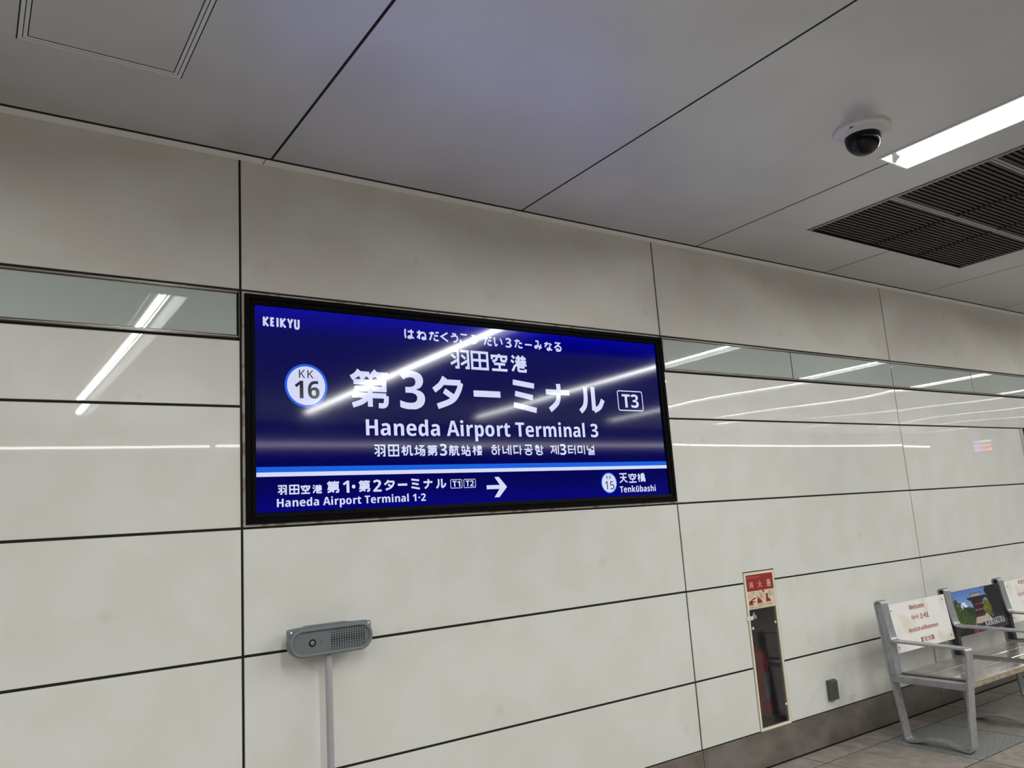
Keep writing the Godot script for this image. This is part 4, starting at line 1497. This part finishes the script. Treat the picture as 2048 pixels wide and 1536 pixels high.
func access_hatch() -> void:
	# seen from below: y is the ceiling, the hatch hangs a few millimetres proud
	var o := thing("access_hatch", "square metal access hatch in the ceiling above the left end of the glass band", "hatch", Vector3(-0.862, CEIL, 0.545))
	var s := 0.50
	var d := 0.56
	var st := start()
	for q in [[0.0, s, 0.0, 0.012], [0.0, s, d - 0.012, d], [0.0, 0.012, 0.012, d - 0.012], [s - 0.012, s, 0.012, d - 0.012]]:
		bx(st, Vector3(q[0], -0.004, q[2]), Vector3(q[1], -0.0002, q[3]), 0.001)
	done(st, "outer_frame", M.hatch_frame, o)
	st = start()
	for q in [[0.0145, s - 0.0145, 0.0145, 0.026], [0.0145, s - 0.0145, d - 0.026, d - 0.0145], [0.0145, 0.026, 0.026, d - 0.026], [s - 0.026, s - 0.0145, 0.026, d - 0.026]]:
		bx(st, Vector3(q[0], -0.0038, q[2]), Vector3(q[1], -0.0002, q[3]), 0.0015)
	done(st, "inner_frame", M.hatch_frame, o)
	st = start()
	bx(st, Vector3(-0.004, -0.0012, -0.004), Vector3(s + 0.004, -0.0001, d + 0.004))
	done(st, "frame_gap", M.joint_black, o)
	st = start()
	bx(st, Vector3(0.029, -0.003, 0.031), Vector3(s - 0.029, -0.0008, d - 0.029), 0.001)
	done(st, "hatch_panel", M.ceiling_paint, o)
	st = start()
	bx(st, Vector3(0.085, -0.012, 0.455), Vector3(0.125, -0.004, 0.478), 0.003)
	done(st, "latch", M.hatch_handle, o)


func wall_box() -> void:
	var o := thing("wall_box", "small dark grey metal box fixed to the wall just above the baseboard", "box", Vector3(3.712, 0.263, 0.0))
	var st := start()
	var w := 0.079
	var h := 0.123
	var rings := []
	for q in [[0.0, 0.0], [0.0, 0.016], [0.016, 0.036]]:
		rings.append([Vector3(-w / 2 + q[0], q[0] * 0.35, q[1]), Vector3(w / 2 - q[0] * 0.6, q[0] * 0.35, q[1]), Vector3(w / 2 - q[0] * 0.6, h - q[0] * 0.5, q[1]), Vector3(-w / 2 + q[0], h - q[0] * 0.5, q[1])])
	loft(st, rings, false, true, -1)
	done(st, "cover", M.wall_box_grey, o)
	st = start()
	lathe(st, [Vector2(0.0, 0.001), Vector2(0.003, 0.0008), Vector2(0.004, 0.0)], 10, Transform3D(Basis(Vector3.RIGHT, 0.25), Vector3(0.004, h - 0.004, 0.026)))
	done(st, "screw", M.screw_steel, o)


func wall_display() -> void:
	var o := thing("wall_display", "black framed notice case on the wall at the right edge of view", "notice case", Vector3(6.992, 0.95, 0.0))
	var st := start()
	moulding(st, 0.0, 0.0, 1.9, 1.105, [Vector2(0, 0.0005), Vector2(0, 0.03), Vector2(0.004, 0.034), Vector2(0.05, 0.034), Vector2(0.054, 0.03), Vector2(0.054, 0.012)])
	done(st, "frame", M.black_frame, o)
	st = start()
	bx(st, Vector3(-0.004, -0.004, 0.0005), Vector3(0.0, 1.109, 0.026), 0.001)
	done(st, "edge_bead", M.chrome, o)
	st = start()
	bx(st, Vector3(0.05, 0.05, 0.002), Vector3(1.85, 1.055, 0.014))
	done(st, "board", M.black_frame, o)


func departure_board() -> void:
	# hangs further along the platform; the wall mirrors its lit rows near the right edge of view
	var o := thing("departure_board", "hanging black LED board whose green and red rows the wall mirrors at far right", "display", Vector3(14.0, 2.17, 3.28))
	var st := start()
	bx(st, Vector3(0, 0, 0), Vector3(0.14, 0.36, 0.98), 0.006)
	done(st, "case", M.black_frame, o)
	for z in [0.2, 0.78]:
		st = start()
		tube(st, [Vector3(0.07, 0.355, z), Vector3(0.07, 0.7, z), Vector3(0.07, CEIL - 2.171, z)], 0.014, 12)
		done(st, "hanger", M.black_frame, o)
	for q in [["led_green", 0.255, 0.14, 0.32, 0.03], ["led_red", 0.175, 0.14, 0.32, 0.03], ["led_red", 0.095, 0.14, 0.32, 0.03], ["led_blue", 0.25, 0.33, 0.45, 0.04], ["led_blue", 0.17, 0.33, 0.45, 0.04], ["led_blue", 0.09, 0.33, 0.45, 0.04], ["led_red", 0.025, 0.50, 0.66, 0.02], ["led_red", 0.025, 0.69, 0.84, 0.02]]:
		st = start()
		bx(st, Vector3(-0.003, q[1], q[2]), Vector3(0.001, q[1] + q[4], q[3]), 0.001)
		done(st, "led_row", M[q[0]], o)
	var a := AreaLight3D.new()
	a.name = "led_light"
	a.area_size = Vector2(0.3, 0.2)
	a.light_color = Color(1.0, 0.5, 0.6)
	a.light_energy = 0.02
	a.area_range = 8.0
	a.area_attenuation = 2.0
	a.shadow_enabled = true
	a.position = Vector3(-0.006, 0.18, 0.3)
	a.rotation_degrees = Vector3(0, 90, 0)
	o.add_child(a)
